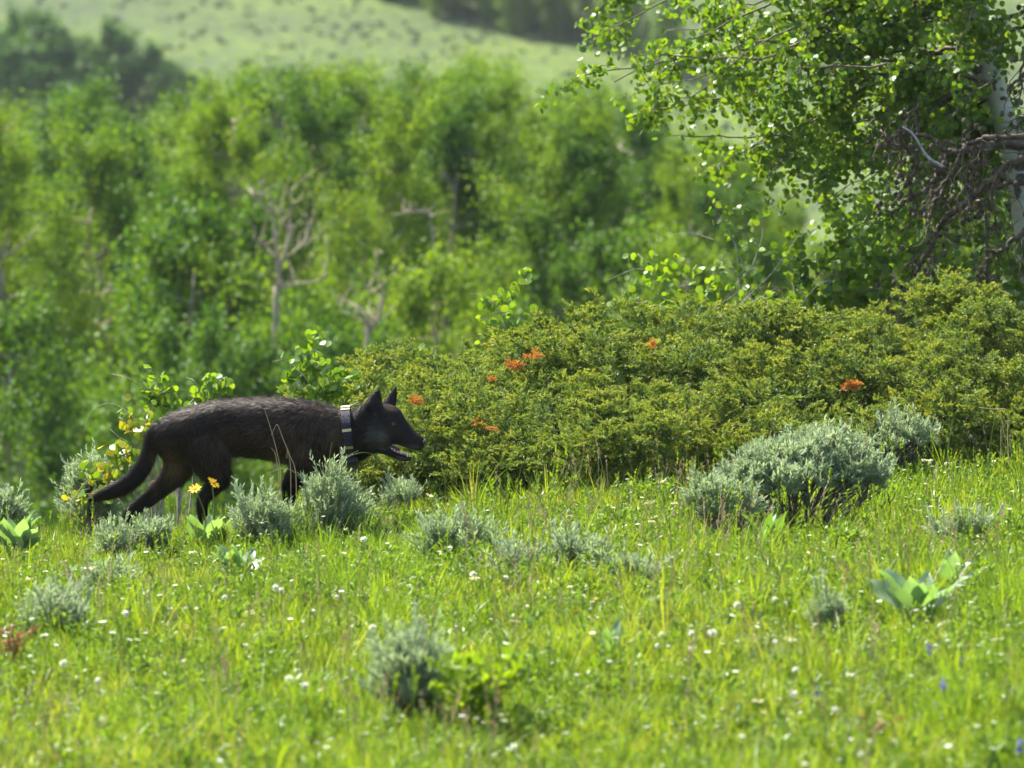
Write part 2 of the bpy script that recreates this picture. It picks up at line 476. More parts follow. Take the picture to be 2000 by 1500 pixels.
def grass_protos():
    out = []
    for k in range(4):        # fine short grass
        b = MB()
        for i in range(30):
            r = rng.uniform(0, 0.05); a = rng.uniform(0, 6.283); t = rng.uniform(0, 0.5)
            blade(b, (r * math.cos(a), r * math.sin(a), -0.01), (math.sin(t) * math.cos(a), math.sin(t) * math.sin(a), math.cos(t)), rng.uniform(0.04, 0.125), rng.uniform(0.0022, 0.0042), rng.uniform(0.05, 0.5))
        out.append(proto('growth_a%d' % k, b, M['grass']))
    for k in range(3):        # taller grass
        b = MB()
        for i in range(15):
            r = rng.uniform(0, 0.03); a = rng.uniform(0, 6.283); t = rng.uniform(0, 0.35)
            blade(b, (r * math.cos(a), r * math.sin(a), -0.01), (math.sin(t) * math.cos(a), math.sin(t) * math.sin(a), math.cos(t)), rng.uniform(0.10, 0.24), rng.uniform(0.0028, 0.0052), rng.uniform(0.05, 0.5), seg=4)
        out.append(proto('growth_b%d' % k, b, M['grass']))
    for k in range(3):        # leafy forb
        b = MB()
        for i in range(7):
            r = rng.uniform(0, 0.03); a = rng.uniform(0, 6.283); t = rng.uniform(0, 0.5)
            d = np.array((math.sin(t) * math.cos(a), math.sin(t) * math.sin(a), math.cos(t)))
            base = np.array((r * math.cos(a), r * math.sin(a), -0.01)); ln = rng.uniform(0.06, 0.13)
            b.tube([base, base + d * ln], 0.0011, 3, cap=False)
            m = 9
            tt = rng.uniform(0.3, 1, m)
            pos = base + np.outer(tt * ln, d)
            dirs = rand_dirs(m) * 0.8 + d * 0.6
            b.many(LEAFQ_V * np.array((0.45, 1, 1)), LEAFQ_Q, None, frames(dirs) * rng.uniform(0.015, 0.034, m)[:, None, None], pos)
        out.append(proto('growth_c%d' % k, b, M['forb']))
    for k in range(2):        # low ground leaves
        b = MB()
        m = 26
        pos = np.stack([rng.normal(0, 0.035, m), rng.normal(0, 0.035, m), rng.uniform(0.005, 0.05, m)], -1)
        dirs = rand_dirs(m) + np.array((0, 0, 0.7))
        b.many(LEAFQ_V, LEAFQ_Q, None, frames(dirs) * rng.uniform(0.014, 0.03, m)[:, None, None], pos)
        out.append(proto('growth_d%d' % k, b, M['forb']))
    for k, mt in enumerate((M['grass'], M['grass'], M['dry'])):       # thin seed-head stalks
        b = MB()
        for i in range(4):
            a = rng.uniform(0, 6.283); t = rng.uniform(0, 0.3); ln = rng.uniform(0.17, 0.32)
            d = np.array((math.sin(t) * math.cos(a), math.sin(t) * math.sin(a), math.cos(t)))
            p0 = np.array((rng.normal(0, 0.03), rng.normal(0, 0.03), -0.01))
            b.tube([p0, p0 + d * ln * 0.6, p0 + d * ln + np.array((0.01, 0, -0.004))], 0.0010, 3, cap=False)
            m = 10
            b.many(LEAFQ_V * np.array((0.5, 1, 1)), LEAFQ_Q, None, frames(rand_dirs(m) * 0.5 + d) * 0.012, p0 + np.outer(rng.uniform(0.8, 1, m) * ln, d))
        out.append(proto('growth_e%d' % k, b, mt))
    return out

def noise2(x, y, s, seed=0):
    return (np.sin(x * s * 1.3 + seed) * np.cos(y * s * 1.1 - seed * 2) + np.sin(x * s * 2.7 - y * s * 1.9 + seed * 3) * 0.6 + np.sin(x * s * 0.6 + y * s * 3.1 + seed) * 0.5) / 2.1

gp = grass_protos()
n = 50000
gx = rng.uniform(-5.5, 6.5, n); gy = rng.uniform(12.5, 33.5, n)
keep = (np.abs(gx) < 0.115 * gy + 1.6)
gx, gy = gx[keep], gy[keep]; n = len(gx)
gz = ground(gx, gy)
nz = noise2(gx, gy, 1.6, 1.0); nz2 = noise2(gx, gy, 3.3, 4.0)
u = rng.uniform(0, 1, n)
idx = np.where(u < 0.56, rng.integers(0, 4, n), np.where(u < 0.65 + 0.13 * nz, rng.integers(4, 7, n), np.where(u < 0.85 + 0.08 * nz2, rng.integers(7, 10, n), np.where(u < 0.93, rng.integers(10, 12, n), rng.integers(12, 15, n)))))
scl = rng.uniform(0.65, 1.25, n) * (1 + 0.25 * nz) * np.where((gx < -0.2) & (gy > 23), 0.72, 1.0)
rot = np.stack([rng.normal(0, 0.12, n), rng.normal(0, 0.12, n), rng.uniform(0, 6.283, n)], -1)
scatter('meadow_grass', np.stack([gx, gy, gz], -1), rot, scl, idx, pieces('meadow_grass', gp))

# ------------------------------------------------------------------ the wolf
WD = 25.0
PXM = F / WD
def W(px, py, lat=0.0):
    p = P(px, py, WD)
    return np.array((p[0], WD + lat, p[2]))

def loft(mb, secs, sides=20):
    """secs: (centre, up_vector*radius, side_vector*radius)"""
    n = len(secs); a = np.arange(sides) * 2 * math.pi / sides
    V = []
    for c, u_, s_ in secs:
        V.append(np.asarray(c) + np.outer(np.cos(a), u_) + np.outer(np.sin(a), s_))
    V = np.vstack(V)
    i = np.arange(n - 1)[:, None] * sides; j = np.arange(sides)[None]; j2 = (j + 1) % sides
    q = np.stack([i + j, i + j2, i + sides + j2, i + sides + j], -1).reshape(-1, 4)
    V = np.vstack([V, secs[0][0], secs[-1][0]])
    jj = np.arange(sides); jj2 = (jj + 1) % sides
    tr = np.vstack([np.stack([np.full(sides, n * sides), jj2, jj], -1), np.stack([np.full(sides, n * sides + 1), (n - 1) * sides + jj, (n - 1) * sides + jj2], -1)])
    mb.add(V, q, tr)

def interp_secs(rows, k=3):
    return smooth_path(np.asarray(rows, float), k=k)

def make_wolf():
    b = MB()
    skel = []         # (points, direction of the fur at each)
    # torso: px, top, bottom, half width
    tor = interp_secs([(301, 842, 866, .03), (313, 828, 884, .07), (335, 813, 896, .098), (370, 800, 902, .112), (410, 790, 893, .112), (450, 784, 887, .108), (490, 782, 891, .115), (530, 781, 897, .125), (570, 782, 904, .13), (605, 787, 911, .13), (635, 793, 915, .12), (660, 799, 910, .112), (685, 799, 902, .103), (705, 795, 893, .095), (722, 790, 886, .082), (738, 792, 876, .06)])
    secs = []
    for px, t, bo, hw in tor:
        c = W(px, (t + bo) / 2); h = (bo - t) / 2 / PXM
        secs.append((c, np.array((0, 0, h)), np.array((0, hw, 0))))
    loft(b, secs, 24)
    skel.append((np.array([s[0] for s in secs])[::-1], 1))
    # head, turned a little to the viewer
    al = math.radians(15)
    sv = np.array((math.sin(al), math.cos(al), 0))
    def hl(px): return -(px - 722) / PXM * math.tan(al)
    def hsec(t, bo, hw):
        p0 = W(t[0], t[1], hl((t[0] + bo[0]) / 2)); p1 = W(bo[0], bo[1], hl((t[0] + bo[0]) / 2))
        return ((p0 + p1) / 2, (p0 - p1) / 2, sv * hw)
    hd = [((722, 791), (720, 886), .076), ((744, 787), (738, 881), .080), ((763, 790), (751, 875), .077), ((780, 799), (761, 869), .064), ((790, 815), (773, 867), .050), ((800, 829), (786, 870), .040), ((811, 841), (799, 874), .035), ((821, 848), (811, 878), .031), ((828, 855), (822, 877), .024), ((831, 860), (827, 873), .013)]
    rows = interp_secs([(t[0], t[1], bo[0], bo[1], hw) for t, bo, hw in hd], 3)
    hs = [hsec((r[0], r[1]), (r[2], r[3]), r[4]) for r in rows]
    loft(b, hs, 20); skel.append((np.array([s[0] for s in hs])[::-1], 1))
    # cheek ruff
    for (px, py, r, hw) in ((737, 846, 30, .092), (748, 853, 22, .088)):
        cc = W(px, py, hl(px)); rr = r / PXM
        secs = [(cc + np.array((0, 0, rr * math.sin(x))), np.array((rr * math.cos(x) + 1e-4, 0, 0)), np.array((0, hw * math.cos(x) + 1e-4, 0))) for x in np.linspace(-1.5, 1.5, 9)]
        loft(b, secs, 14)
    # brow
    jw = [((746, 861), (738, 883), .05), ((758, 870), (752, 886), .042), ((771, 878), (765, 892), .032), ((785, 885), (779, 898), .026), ((797, 889), (792, 900), .021), ((804, 890), (802, 898), .014)]
    rows = interp_secs([(t[0], t[1], bo[0], bo[1], hw) for t, bo, hw in jw], 3)
    js = [hsec((r[0], r[1]), (r[2], r[3]), r[4]) for r in rows]
    loft(b, js, 14); skel.append((np.array([s[0] for s in js])[::-1], 1))
    # ears
    for rows, lat in (([(729, 803, .047, .026), (731, 789, .042, .019), (734, 776, .031, .013), (737, 767, .019, .010), (739, 761, .009, .007)], -.052),
                      ([(757, 803, .036, .024), (761, 788, .031, .017), (766, 774, .022, .012), (770, 764, .013, .009), (772, 758, .007, .006)], .05)):
        rs = interp_secs(rows, 3); secs = []
        for px, py, hwid, th in rs:
            c = W(px, py, lat); dx = np.array((math.cos(0.35), -math.sin(0.35), -0.12)); dn = np.array((math.sin(0.35), math.cos(0.35), 0))
            secs.append((c, dx * hwid, dn * th))
        loft(b, secs, 14); skel.append((np.array([s[0] for s in secs]), 1))
    # limbs and tail: px, py, radius m, lat
    limbs = {
        'near_hind': [(395, 850, .10, -.045), (408, 880, .098, -.062), (418, 908, .076, -.075), (427, 930, .053, -.08), (418, 950, .038, -.08), (402, 968, .030, -.08), (396, 985, .026, -.08), (399, 1010, .022, -.08), (404, 1032, .025, -.08), (418, 1044, .024, -.08), (430, 1047, .015, -.08)],
        'far_hind': [(355, 860, .088, .05), (350, 900, .074, .07), (337, 930, .055, .08), (311, 958, .041, .08), (280, 984, .032, .08), (254, 1002, .026, .08), (244, 1018, .024, .08), (248, 1036, .025, .08), (262, 1046, .022, .08), (274, 1049, .014, .08)],
        'near_front': [(612, 850, .085, -.07), (602, 885, .075, -.085), (588, 915, .052, -.085), (572, 940, .036, -.08), (566, 970, .028, -.08), (563, 1005, .023, -.08), (564, 1030, .024, -.08), (576, 1042, .024, -.08), (588, 1045, .014, -.08)],
        'far_front': [(630, 860, .085, .07), (634, 895, .07, .08), (640, 920, .05, .08), (652, 950, .034, .08), (664, 980, .027, .08), (672, 1005, .022, .08), (678, 1026, .023, .08), (692, 1036, .023, .08), (704, 1038, .014, .08)],
        'tail': [(318, 832, .028, 0), (302, 848, .029, -.01), (294, 876, .030, -.02), (285, 903, .032, -.03), (267, 929, .034, -.04), (242, 948, .033, -.05), (214, 960, .027, -.06), (194, 968, .018, -.06), (178, 973, .006, -.06)],
    }
    for nm, rows in limbs.items():
        rs = interp_secs(rows, 4)
        pts = np.array([W(r[0], r[1], r[3]) for r in rs])
        tan = np.gradient(pts, axis=0); tan /= np.linalg.norm(tan, axis=1)[:, None]
        secs = []
        for p, t, r in zip(pts, tan, rs[:, 2]):
            s_ = np.array((0, 1, 0)); u_ = np.cross(s_, t); u_ /= np.linalg.norm(u_)
            secs.append((p, u_ * r, s_ * r * (0.8 if nm != 'tail' else 0.95)))
        loft(b, secs, 14); skel.append((pts, 1))
    tmp = bpy.data.objects.new('wolf_form', b.mesh('wolf_form', solid_mat('x', (0, 0, 0), (0, 0, 0))))
    COL.objects.link(tmp)
    md = tmp.modifiers.new('r', 'REMESH'); md.mode = 'VOXEL'; md.voxel_size = 0.0055
    sm = tmp.modifiers.new('s', 'SMOOTH'); sm.factor = 0.5; sm.iterations = 7
    dg = bpy.context.evaluated_depsgraph_get()
    ev = tmp.evaluated_get(dg)
    me = bpy.data.meshes.new_from_object(ev)
    bpy.data.objects.remove(tmp)
    me.name = 'wolf'
    return me, skel, hl, sv

wolf_me, skel, hl, hsv = make_wolf()

def wolf_tone(p):
    """coat colour by place on the body, plus painted back highlights and tail gap: p (N,3) -> (N,3)"""
    px = p[:, 0] * F / WD + 1000
    v = p[:, 2]
    # photo row from height at the wolf's depth
    rel = (v - ZC) / WD
    py = 750 - F * (rel + math.tan(TH)) / (1 - rel * math.tan(TH)) 
    n1 = noise2(px, py, 0.035, 1.0); n2 = noise2(px, py, 0.09, 2.0)
    base = np.array((0.0028, 0.0022, 0.0021)); brown = np.array((0.040, 0.0245, 0.0165)); tan_ = np.array((0.17, 0.11, 0.065)); grey = np.array((0.15, 0.14, 0.13))
    def blob(cx, cy, rx, ry): return np.exp(-(((px - cx) / rx) ** 2 + ((py - cy) / ry) ** 2))
    k = np.clip(0.36 + 0.42 * n1 + 0.30 * n2, 0, 1)
    body = (px > 320) & (px < 668) & (py < 925)
    k = k * np.where(body, 1.0, 0.35)
    k = k + 0.55 * blob(600, 835, 70, 40) + 0.5 * blob(560, 880, 60, 25) + 0.55 * blob(480, 862, 60, 25) + 0.35 * blob(450, 790, 90, 12) + 0.3 * blob(560, 788, 60, 10)  # brown coat patches; the two thin strips along the back are painted highlights
    c = base + np.clip(k, 0, 1.2)[:, None] * (brown - base)
    c = c + np.clip(0.85 * blob(337, 908, 20, 28) + 0.8 * blob(302, 918, 7, 34) + 0.22 * blob(655, 840, 14, 30), 0, 1)[:, None] * (tan_ - c)  # tan fringe and neck; narrow strip paints the gap of light beside the tail
    c = c + np.clip(0.5 * blob(742, 850, 16, 18) + 0.55 * blob(748, 868, 16, 8) + 0.5 * blob(805, 872, 18, 5) + 0.3 * blob(775, 868, 15, 5) + 0.4 * blob(780, 896, 24, 5), 0, 1)[:, None] * (grey - c)
    c = c + (0.35 * blob(766, 797, 10, 10))[:, None] * (np.array((0.09, 0.05, 0.03)) - c)
    return c, px, py

def attr_mat(name, rough, spec, sheen=0.0):
    m, n = new_mat(name)
    N, L = n.nodes.new, n.links.new
    a = N('ShaderNodeAttribute'); a.attribute_name = 'coat'
    p = N('ShaderNodeBsdfPrincipled'); p.inputs['Roughness'].default_value = rough; p.inputs['Specular IOR Level'].default_value = spec
    L(a.outputs['Color'], p.inputs['Base Color'])
    if sheen:
        f = N('ShaderNodeAttribute'); f.attribute_name = 'fn'; L(f.outputs['Vector'], p.inputs['Normal'])
    o = N('ShaderNodeOutputMaterial'); L(p.outputs[0], o.inputs[0])
    return m
M['skin'] = attr_mat('wolf skin', 0.7, 0.2)
M['fur'] = attr_mat('wolf fur', 0.5, 0.12, 1)

def set_coat(me, c):
    a = me.color_attributes.new('coat', 'FLOAT_COLOR', 'POINT')
    a.data.foreach_set('color', np.hstack([c, np.ones((len(c), 1))]).astype(np.float32).ravel())

nv = len(wolf_me.vertices)
co = np.zeros(nv * 3, np.float32); wolf_me.vertices.foreach_get('co', co); co = co.reshape(-1, 3).astype(float)
c0, px0, py0 = wolf_tone(co)
set_coat(wolf_me, c0 * 0.8)
wolf_me.materials.clear(); wolf_me.materials.append(M['skin'])
wolf_me.polygons.foreach_set('use_smooth', np.ones(len(wolf_me.polygons), bool))
wolf_foot = Vector((co[:, 0].mean(), WD, ground(co[:, 0].mean(), WD)))
for v_ in (co,): v_ -= np.array(wolf_foot)
wolf_me.vertices.foreach_set('co', co.astype(np.float32).ravel()); wolf_me.update()
wolf = link('wolf', wolf_me); wolf.location = wolf_foot
tag(wolf, 'black wolf with a dark tracking collar walking head-low past the juniper', 'wolf')
co += np.array(wolf_foot)

def wolf_fur():
    me = wolf_me
    me.calc_loop_triangles()
    nt_ = len(me.loop_triangles)
    tri = np.zeros(nt_ * 3, np.int32); me.loop_triangles.foreach_get('vertices', tri); tri = tri.reshape(-1, 3)
    A, B, C = co[tri[:, 0]], co[tri[:, 1]], co[tri[:, 2]]
    nr = np.cross(B - A, C - A); ar = np.linalg.norm(nr, axis=1); nr /= ar[:, None] + 1e-12
    NF = 230000
    f = rng.choice(nt_, NF, p=ar / ar.sum())
    r1 = np.sqrt(rng.uniform(0, 1, NF)); r2 = rng.uniform(0, 1, NF)
    p = (1 - r1)[:, None] * A[f] + (r1 * (1 - r2))[:, None] * B[f] + (r1 * r2)[:, None] * C[f]
    nn = nr[f]
    sp = []; sd = []
    for pts, _ in skel:
        t = np.gradient(pts, axis=0); t /= np.linalg.norm(t, axis=1)[:, None] + 1e-12
        sp.append(pts); sd.append(t)
    sp = np.vstack(sp); sd = np.vstack(sd)
    dirn = np.zeros_like(p)
    for i in range(0, NF, 5000):
        d2 = ((p[i:i + 5000, None, :] - sp[None]) ** 2).sum(-1)
        near = np.argsort(d2, axis=1)[:, :4]
        dirn[i:i + 5000] = sd[near].mean(1)
    c, px, py = wolf_tone(p)
    head = px > 712
    L_ = np.where(head, 0.012, 0.034)
    L_ = np.where((px > 697) & (px < 742) & (py > 800), 0.045, L_)
    L_ = np.where((px > 760), 0.006, L_)
    L_ = np.where((px < 300) & (py > 850), 0.024, L_)
    L_ = np.where((py > 945) & (px > 300), 0.010, L_)
    L_ = np.where((py > 985) & (px > 230), 0.010, L_)
    L_ = np.where((px > 300) & (px < 365) & (py > 870) & (py < 935), 0.030, L_)
    L_ = np.where((px > 450) & (px < 640) & (py > 885) & (py < 930), 0.026, L_)
    L_ = np.where((px > 662) & (px < 697), 0.010, L_)
    L_ = np.where((py < 797) & (px > 705), 0.009, L_)
    L_ = L_ * rng.uniform(0.6, 1.3, NF)
    guard = (rng.uniform(0, 1, NF) < 0.16) & (px < 745) & ~((px > 660) & (px < 699))
    L_ = np.where(guard, L_ * 1.55, L_)
    down = np.array((0, 0, -0.35))
    d = dirn + down * np.where(head, 0.3, 1.0)[:, None]
    d = d - (d * nn).sum(1)[:, None] * nn
    d /= np.linalg.norm(d, axis=1)[:, None] + 1e-9
    d = d + nn * np.where(guard, rng.uniform(0.35, 0.75, NF), rng.uniform(0.12, 0.42, NF))[:, None] + rng.normal(0, 0.15, (NF, 3))
    d /= np.linalg.norm(d, axis=1)[:, None]
    side = np.cross(d, nn + rng.normal(0, 0.5, (NF, 3))); side /= np.linalg.norm(side, axis=1)[:, None] + 1e-9
    wd = np.where(L_ < 0.014, 0.0009, 0.0011)[:, None]
    mid = p + d * (L_ * 0.55)[:, None]
    tip = p + d * L_[:, None] - nn * (L_ * 0.12)[:, None] + np.array((0, 0, -0.1)) * L_[:, None]
    V = np.stack([p - side * wd / 2, p + side * wd / 2, mid + side * wd * 0.45, mid - side * wd * 0.45, tip], 1)
    o = (np.arange(NF) * 5)[:, None]
    b = MB(); b.add(V.reshape(-1, 3), (o + np.array((0, 1, 2, 3))), (o + np.array((3, 2, 4))))
    mm = b.mesh('fur', M['fur'])
    fn = nn + 0.35 * (d - 0) + rng.normal(0, 0.15, nn.shape); fn /= np.linalg.norm(fn, axis=1)[:, None]
    fa = mm.attributes.new('fn', 'FLOAT_VECTOR', 'POINT'); fa.data.foreach_set('vector', np.repeat(fn, 5, 0).astype(np.float32).ravel())
    lum = rng.uniform(0.35, 1.6, NF)
    pale = rng.uniform(0, 1, NF) < np.where((px > 330) & (px < 665) & (py < 925), 0.16, 0.05)
    cc = c * lum[:, None]
    cc[pale] = cc[pale] * 1.6 + np.array((0.055, 0.042, 0.033))
    set_coat(mm, np.repeat(cc, 5, 0))
    return tag(link('fur', mm, wolf), kind='stuff')
wolf_fur()

def ellipsoid(mb, c, rx, ry, rz, R=None, nu=12, nv_=8, mat=0):
    u_ = np.linspace(0, 2 * math.pi, nu, endpoint=False); v_ = np.linspace(0, math.pi, nv_ + 1)[1:-1]
    pts = [(0, 0, 1)] + [(math.sin(b) * math.cos(a), math.sin(b) * math.sin(a), math.cos(b)) for b in v_ for a in u_] + [(0, 0, -1)]
    V = np.array(pts) * np.array((rx, ry, rz))
    if R is not None: V = V @ np.asarray(R).T
    q = []; t = []
    m = len(v_)
    for i in range(m - 1):
        for j in range(nu):
            q.append((1 + i * nu + j, 1 + (i + 1) * nu + j, 1 + (i + 1) * nu + (j + 1) % nu, 1 + i * nu + (j + 1) % nu))
    for j in range(nu):
        t.append((0, 1 + j, 1 + (j + 1) % nu)); t.append((1 + m * nu, 1 + (m - 1) * nu + (j + 1) % nu, 1 + (m - 1) * nu + j))
    mb.add(V + np.asarray(c), q, t, mat)

M['nose'] = solid_mat('wolf nose', (0.012, 0.012, 0.014), (0.022, 0.021, 0.024), 90, 0.35, 0.5, 0.2, bdist=0.002)
M['mouth'] = solid_mat('mouth lining', (0.06, 0.02, 0.022), (0.12, 0.04, 0.04), 60, 0.35, 0.5)
M['tongue'] = solid_mat('tongue', (0.36, 0.12, 0.11), (0.48, 0.19, 0.17), 60, 0.35, 0.5)
M['tooth'] = solid_mat('tooth', (0.58, 0.50, 0.36), (0.75, 0.70, 0.58), 80, 0.3, 0.5)
M['iris'] = solid_mat('amber iris', (0.20, 0.10, 0.02), (0.30, 0.16, 0.035), 120, 0.15, 0.6)
M['pupil'] = solid_mat('pupil', (0.004, 0.004, 0.004), (0.006, 0.006, 0.006), 10, 0.1, 0.6)

HD = np.array((math.cos(math.radians(15)), -math.sin(math.radians(15)), 0))
# nose pad
b = MB(); ellipsoid(b, W(828.5, 862, hl(828)), .0125, .017, .0125, Matrix.Rotation(math.radians(-15), 3, 'Z')); b.build('nose', M['nose'], wolf, smooth=True)
# eye on the near side, set into the face
def surf_y(px, py):
    q = W(px, py)
    d2 = (co[:, 0] - q[0]) ** 2 + (co[:, 2] - q[2]) ** 2
    near = np.argsort(d2)[:60]
    near = near[d2[near] < 0.012 ** 2]
    return co[near, 1].min()
for side_ in (-1,):
    ey = surf_y(769, 826)
    ec = np.array((W(769, 826)[0], ey + 0.003, W(769, 826)[2]))
    b = MB(); ellipsoid(b, ec, .0085, .006, .0062); eye = b.build('eye', M['iris'], wolf, smooth=True)
    b = MB(); ellipsoid(b, ec + np.array((.0008, -.0048, 0)), .0030, .002, .0034); b.build('pupil', M['pupil'], eye, smooth=True)
    b = MB(); b.tube(smooth_path([ec + np.array((-.014, .000, .000)), ec + np.array((-.006, -.005, .0062)), ec + np.array((.003, -.0055, .0066)), ec + np.array((.012, -.003, -.002))]), .0026, 6); b.build('eyelid', M['pupil'], eye, smooth=True)
# mouth lining, tongue, teeth
def msec(px, py, u_, hw): return (W(px, py, hl(px)), np.array((0, 0, u_)), hsv * hw)
b = MB(); loft(b, [msec(752, 868, .008, .030), msec(762, 872, .012, .030), msec(772, 875, .012, .024), msec(781, 877, .006, .018)], 12); b.build('mouth_lining', M['mouth'], wolf, smooth=True)
b = MB(); loft(b, [msec(758, 876, .004, .020), msec(770, 879, .006, .019), msec(784, 884, .006, .016), msec(796, 887, .005, .012), msec(802, 888, .002, .006)], 12); b.build('tongue', M['tongue'], wolf, smooth=True)
for i, (px, py, ln, r, dn) in enumerate([(798, 887, .018, .0046, 1), (802, 889, .006, .003, 1), (769, 875, .005, .0036, 1), (774, 878, .006, .0038, 1), (780, 881, .006, .0036, 1), (786, 884, .005, .003, 1)]):
    hw_ = np.interp(px, [755, 770, 785, 797, 806], [.036, .029, .023, .018, .016])
    p0 = W(px, py, hl(px)) - hsv * hw_
    b = MB(); b.tube(smooth_path([p0 - np.array((0, 0, dn * ln * 0.4)), p0 + np.array((.001, 0, dn * ln * 0.3)), p0 + np.array((-.002, 0, dn * ln * 0.9))], k=3), np.linspace(r, r * 0.25, 7), 6)
    b.build('tooth', M['tooth'], wolf, smooth=True)

# tracking collar: band round the neck with metal plates, tab, rivets and transmitter
M['band'] = solid_mat('collar webbing', (0.010, 0.010, 0.017), (0.022, 0.022, 0.034), 150, 0.7, 0.15, 0.2, bdist=0.001)
M['brass'] = solid_mat('brass plate', (0.36, 0.27, 0.10), (0.5, 0.38, 0.17), 60, 0.35, 0.5, metal=0.85)
M['tab'] = solid_mat('white collar tab', (0.72, 0.72, 0.74), (0.82, 0.82, 0.83), 30, 0.4, 0.5)
M['box'] = solid_mat('collar transmitter', (0.012, 0.012, 0.014), (0.025, 0.025, 0.028), 40, 0.45, 0.5)
CC = W(680, 851, 0.0)
CAX = np.array((math.cos(0.10), 0.0, math.sin(0.10)))         # band axis, slightly tilted
CUP = np.array((-math.sin(0.10), 0.0, math.cos(0.10)))
CRZ, CRY = 0.1285, 0.1205
def cpt(a, off, ax):   # a from the top towards the viewer
    return CC + CUP * (CRZ + off) * math.cos(a) + np.array((0, -1.0, 0)) * (CRY + off) * math.sin(a) + CAX * ax
def arc_box(mb, a0, a1, o0, o1, x0, x1, nseg):
    V = []; q = []
    for a in np.linspace(a0, a1, nseg + 1):
        V += [cpt(a, o0, x0), cpt(a, o1, x0), cpt(a, o1, x1), cpt(a, o0, x1)]
    for i in range(nseg):
        for j in range(4): q.append((4 * i + j, 4 * i + (j + 1) % 4, 4 * i + 4 + (j + 1) % 4, 4 * i + 4 + j))
    q.append((3, 2, 1, 0)); q.append((4 * nseg, 4 * nseg + 1, 4 * nseg + 2, 4 * nseg + 3))
    mb.add(np.array(V), q)
b = MB(); arc_box(b, 0, 2 * math.pi * 0.9999, 0, .005, -.0205, .0205, 56); collar = b.build('collar', M['band'], wolf)
tag(collar, 'dark webbing tracking collar with brass plates and white top tab')
b = MB(); arc_box(b, -0.22, 0.20, .0052, .0088, -.019, .020, 8); b.build('white_tab', M['tab'], collar)
for a in (0.40, 1.33, 1.93):
    b = MB(); arc_box(b, a - .045, a + .045, .0052, .0085, -.0205, .0205, 2); pl = b.build('metal_plate', M['brass'], collar)
for a in (0.75, 1.05, 1.58, 2.2):
    for ax in (-.013, .013):
        b = MB(); ellipsoid(b, cpt(a, .006, ax), .0024, .0024, .0024, nu=8, nv_=6); b.build('rivet', M['box'] if a < 2 else M['tab'], collar, smooth=True)
b = MB(); arc_box(b, 2.35, 3.93, .0052, .034, -.034, .034, 10); b.build('transmitter_box', M['box'], collar)
b = MB(); b.tube(smooth_path([cpt(-0.25, .004, .02), cpt(-0.2, .016, .05), cpt(-0.2, .018, .075)]), .0028, 6); b.build('antenna', M['box'], collar)

# ------------------------------------------------------------------ junipers
def juniper_spray():
    b = MB()
    ax = smooth_path([(0, 0, 0), (0, 0.045, 0.006), (0, 0.085, 0.0), (0, 0.112, -0.014)], k=4)
    nd = np.array([(-0.0016, 0, 0), (0.0016, 0, 0), (0.0021, 0.008, 0.0008), (0, 0.0155, 0.002), (-0.0021, 0.008, 0.0008)])
    def needles(path, n, t0, t1):
        k = len(path)
        f = rng.uniform(0, 1, n); ii = np.minimum((f * (k - 1)).astype(int), k - 2)
        fr = f * (k - 1) - ii
        pos = path[ii] * (1 - fr)[:, None] + path[ii + 1] * fr[:, None]
        tg = path[ii + 1] - path[ii]; tg /= np.linalg.norm(tg, axis=1)[:, None]
        dd = tg * 1.0 + rand_dirs(n) * 0.65
        tt = t0 + (t1 - t0) * f
        Mx = frames(dd) * rng.uniform(0.75, 1.15, n)[:, None, None]
        V = np.einsum('nij,kj->nki', Mx, nd) + pos[:, None]
        o = (np.arange(n) * 5)[:, None]
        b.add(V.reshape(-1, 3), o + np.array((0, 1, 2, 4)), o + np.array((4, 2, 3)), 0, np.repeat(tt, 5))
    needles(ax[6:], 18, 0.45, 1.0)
    for i in range(13):
        f = rng.uniform(0.10, 0.95); p0 = ax[int(f * (len(ax) - 1))]
        s_ = 1 if i % 2 else -1
        ln = 0.046 * (1.15 - 0.6 * f) * rng.uniform(0.7, 1.3)
        d = np.array((s_ * rng.uniform(0.5, 1.0), rng.uniform(0.6, 1.0), rng.uniform(-0.25, 0.6))); d /= np.linalg.norm(d)
        path = smooth_path([p0, p0 + d * ln * 0.5 + np.array((0, 0, 0.002)), p0 + d * ln - np.array((0, 0, 0.006))], k=3)
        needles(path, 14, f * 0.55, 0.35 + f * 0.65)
    return b
spray_mb = [juniper_spray() for _ in range(6)]
sprays = [(np.vstack(b.v), np.vstack(b.q), np.vstack(b.t), np.concatenate(b.a)) for b in spray_mb]
def spray_pieces(nm, mat): return pieces(nm, [proto('%s_spray%d' % (nm, i), b, mat, 't') for i, b in enumerate(spray_mb)])
JP = {'juniper': spray_pieces('juniper', M['juniper']), 'juniper_dark': spray_pieces('juniper_dark', M['juniper_dark'])}

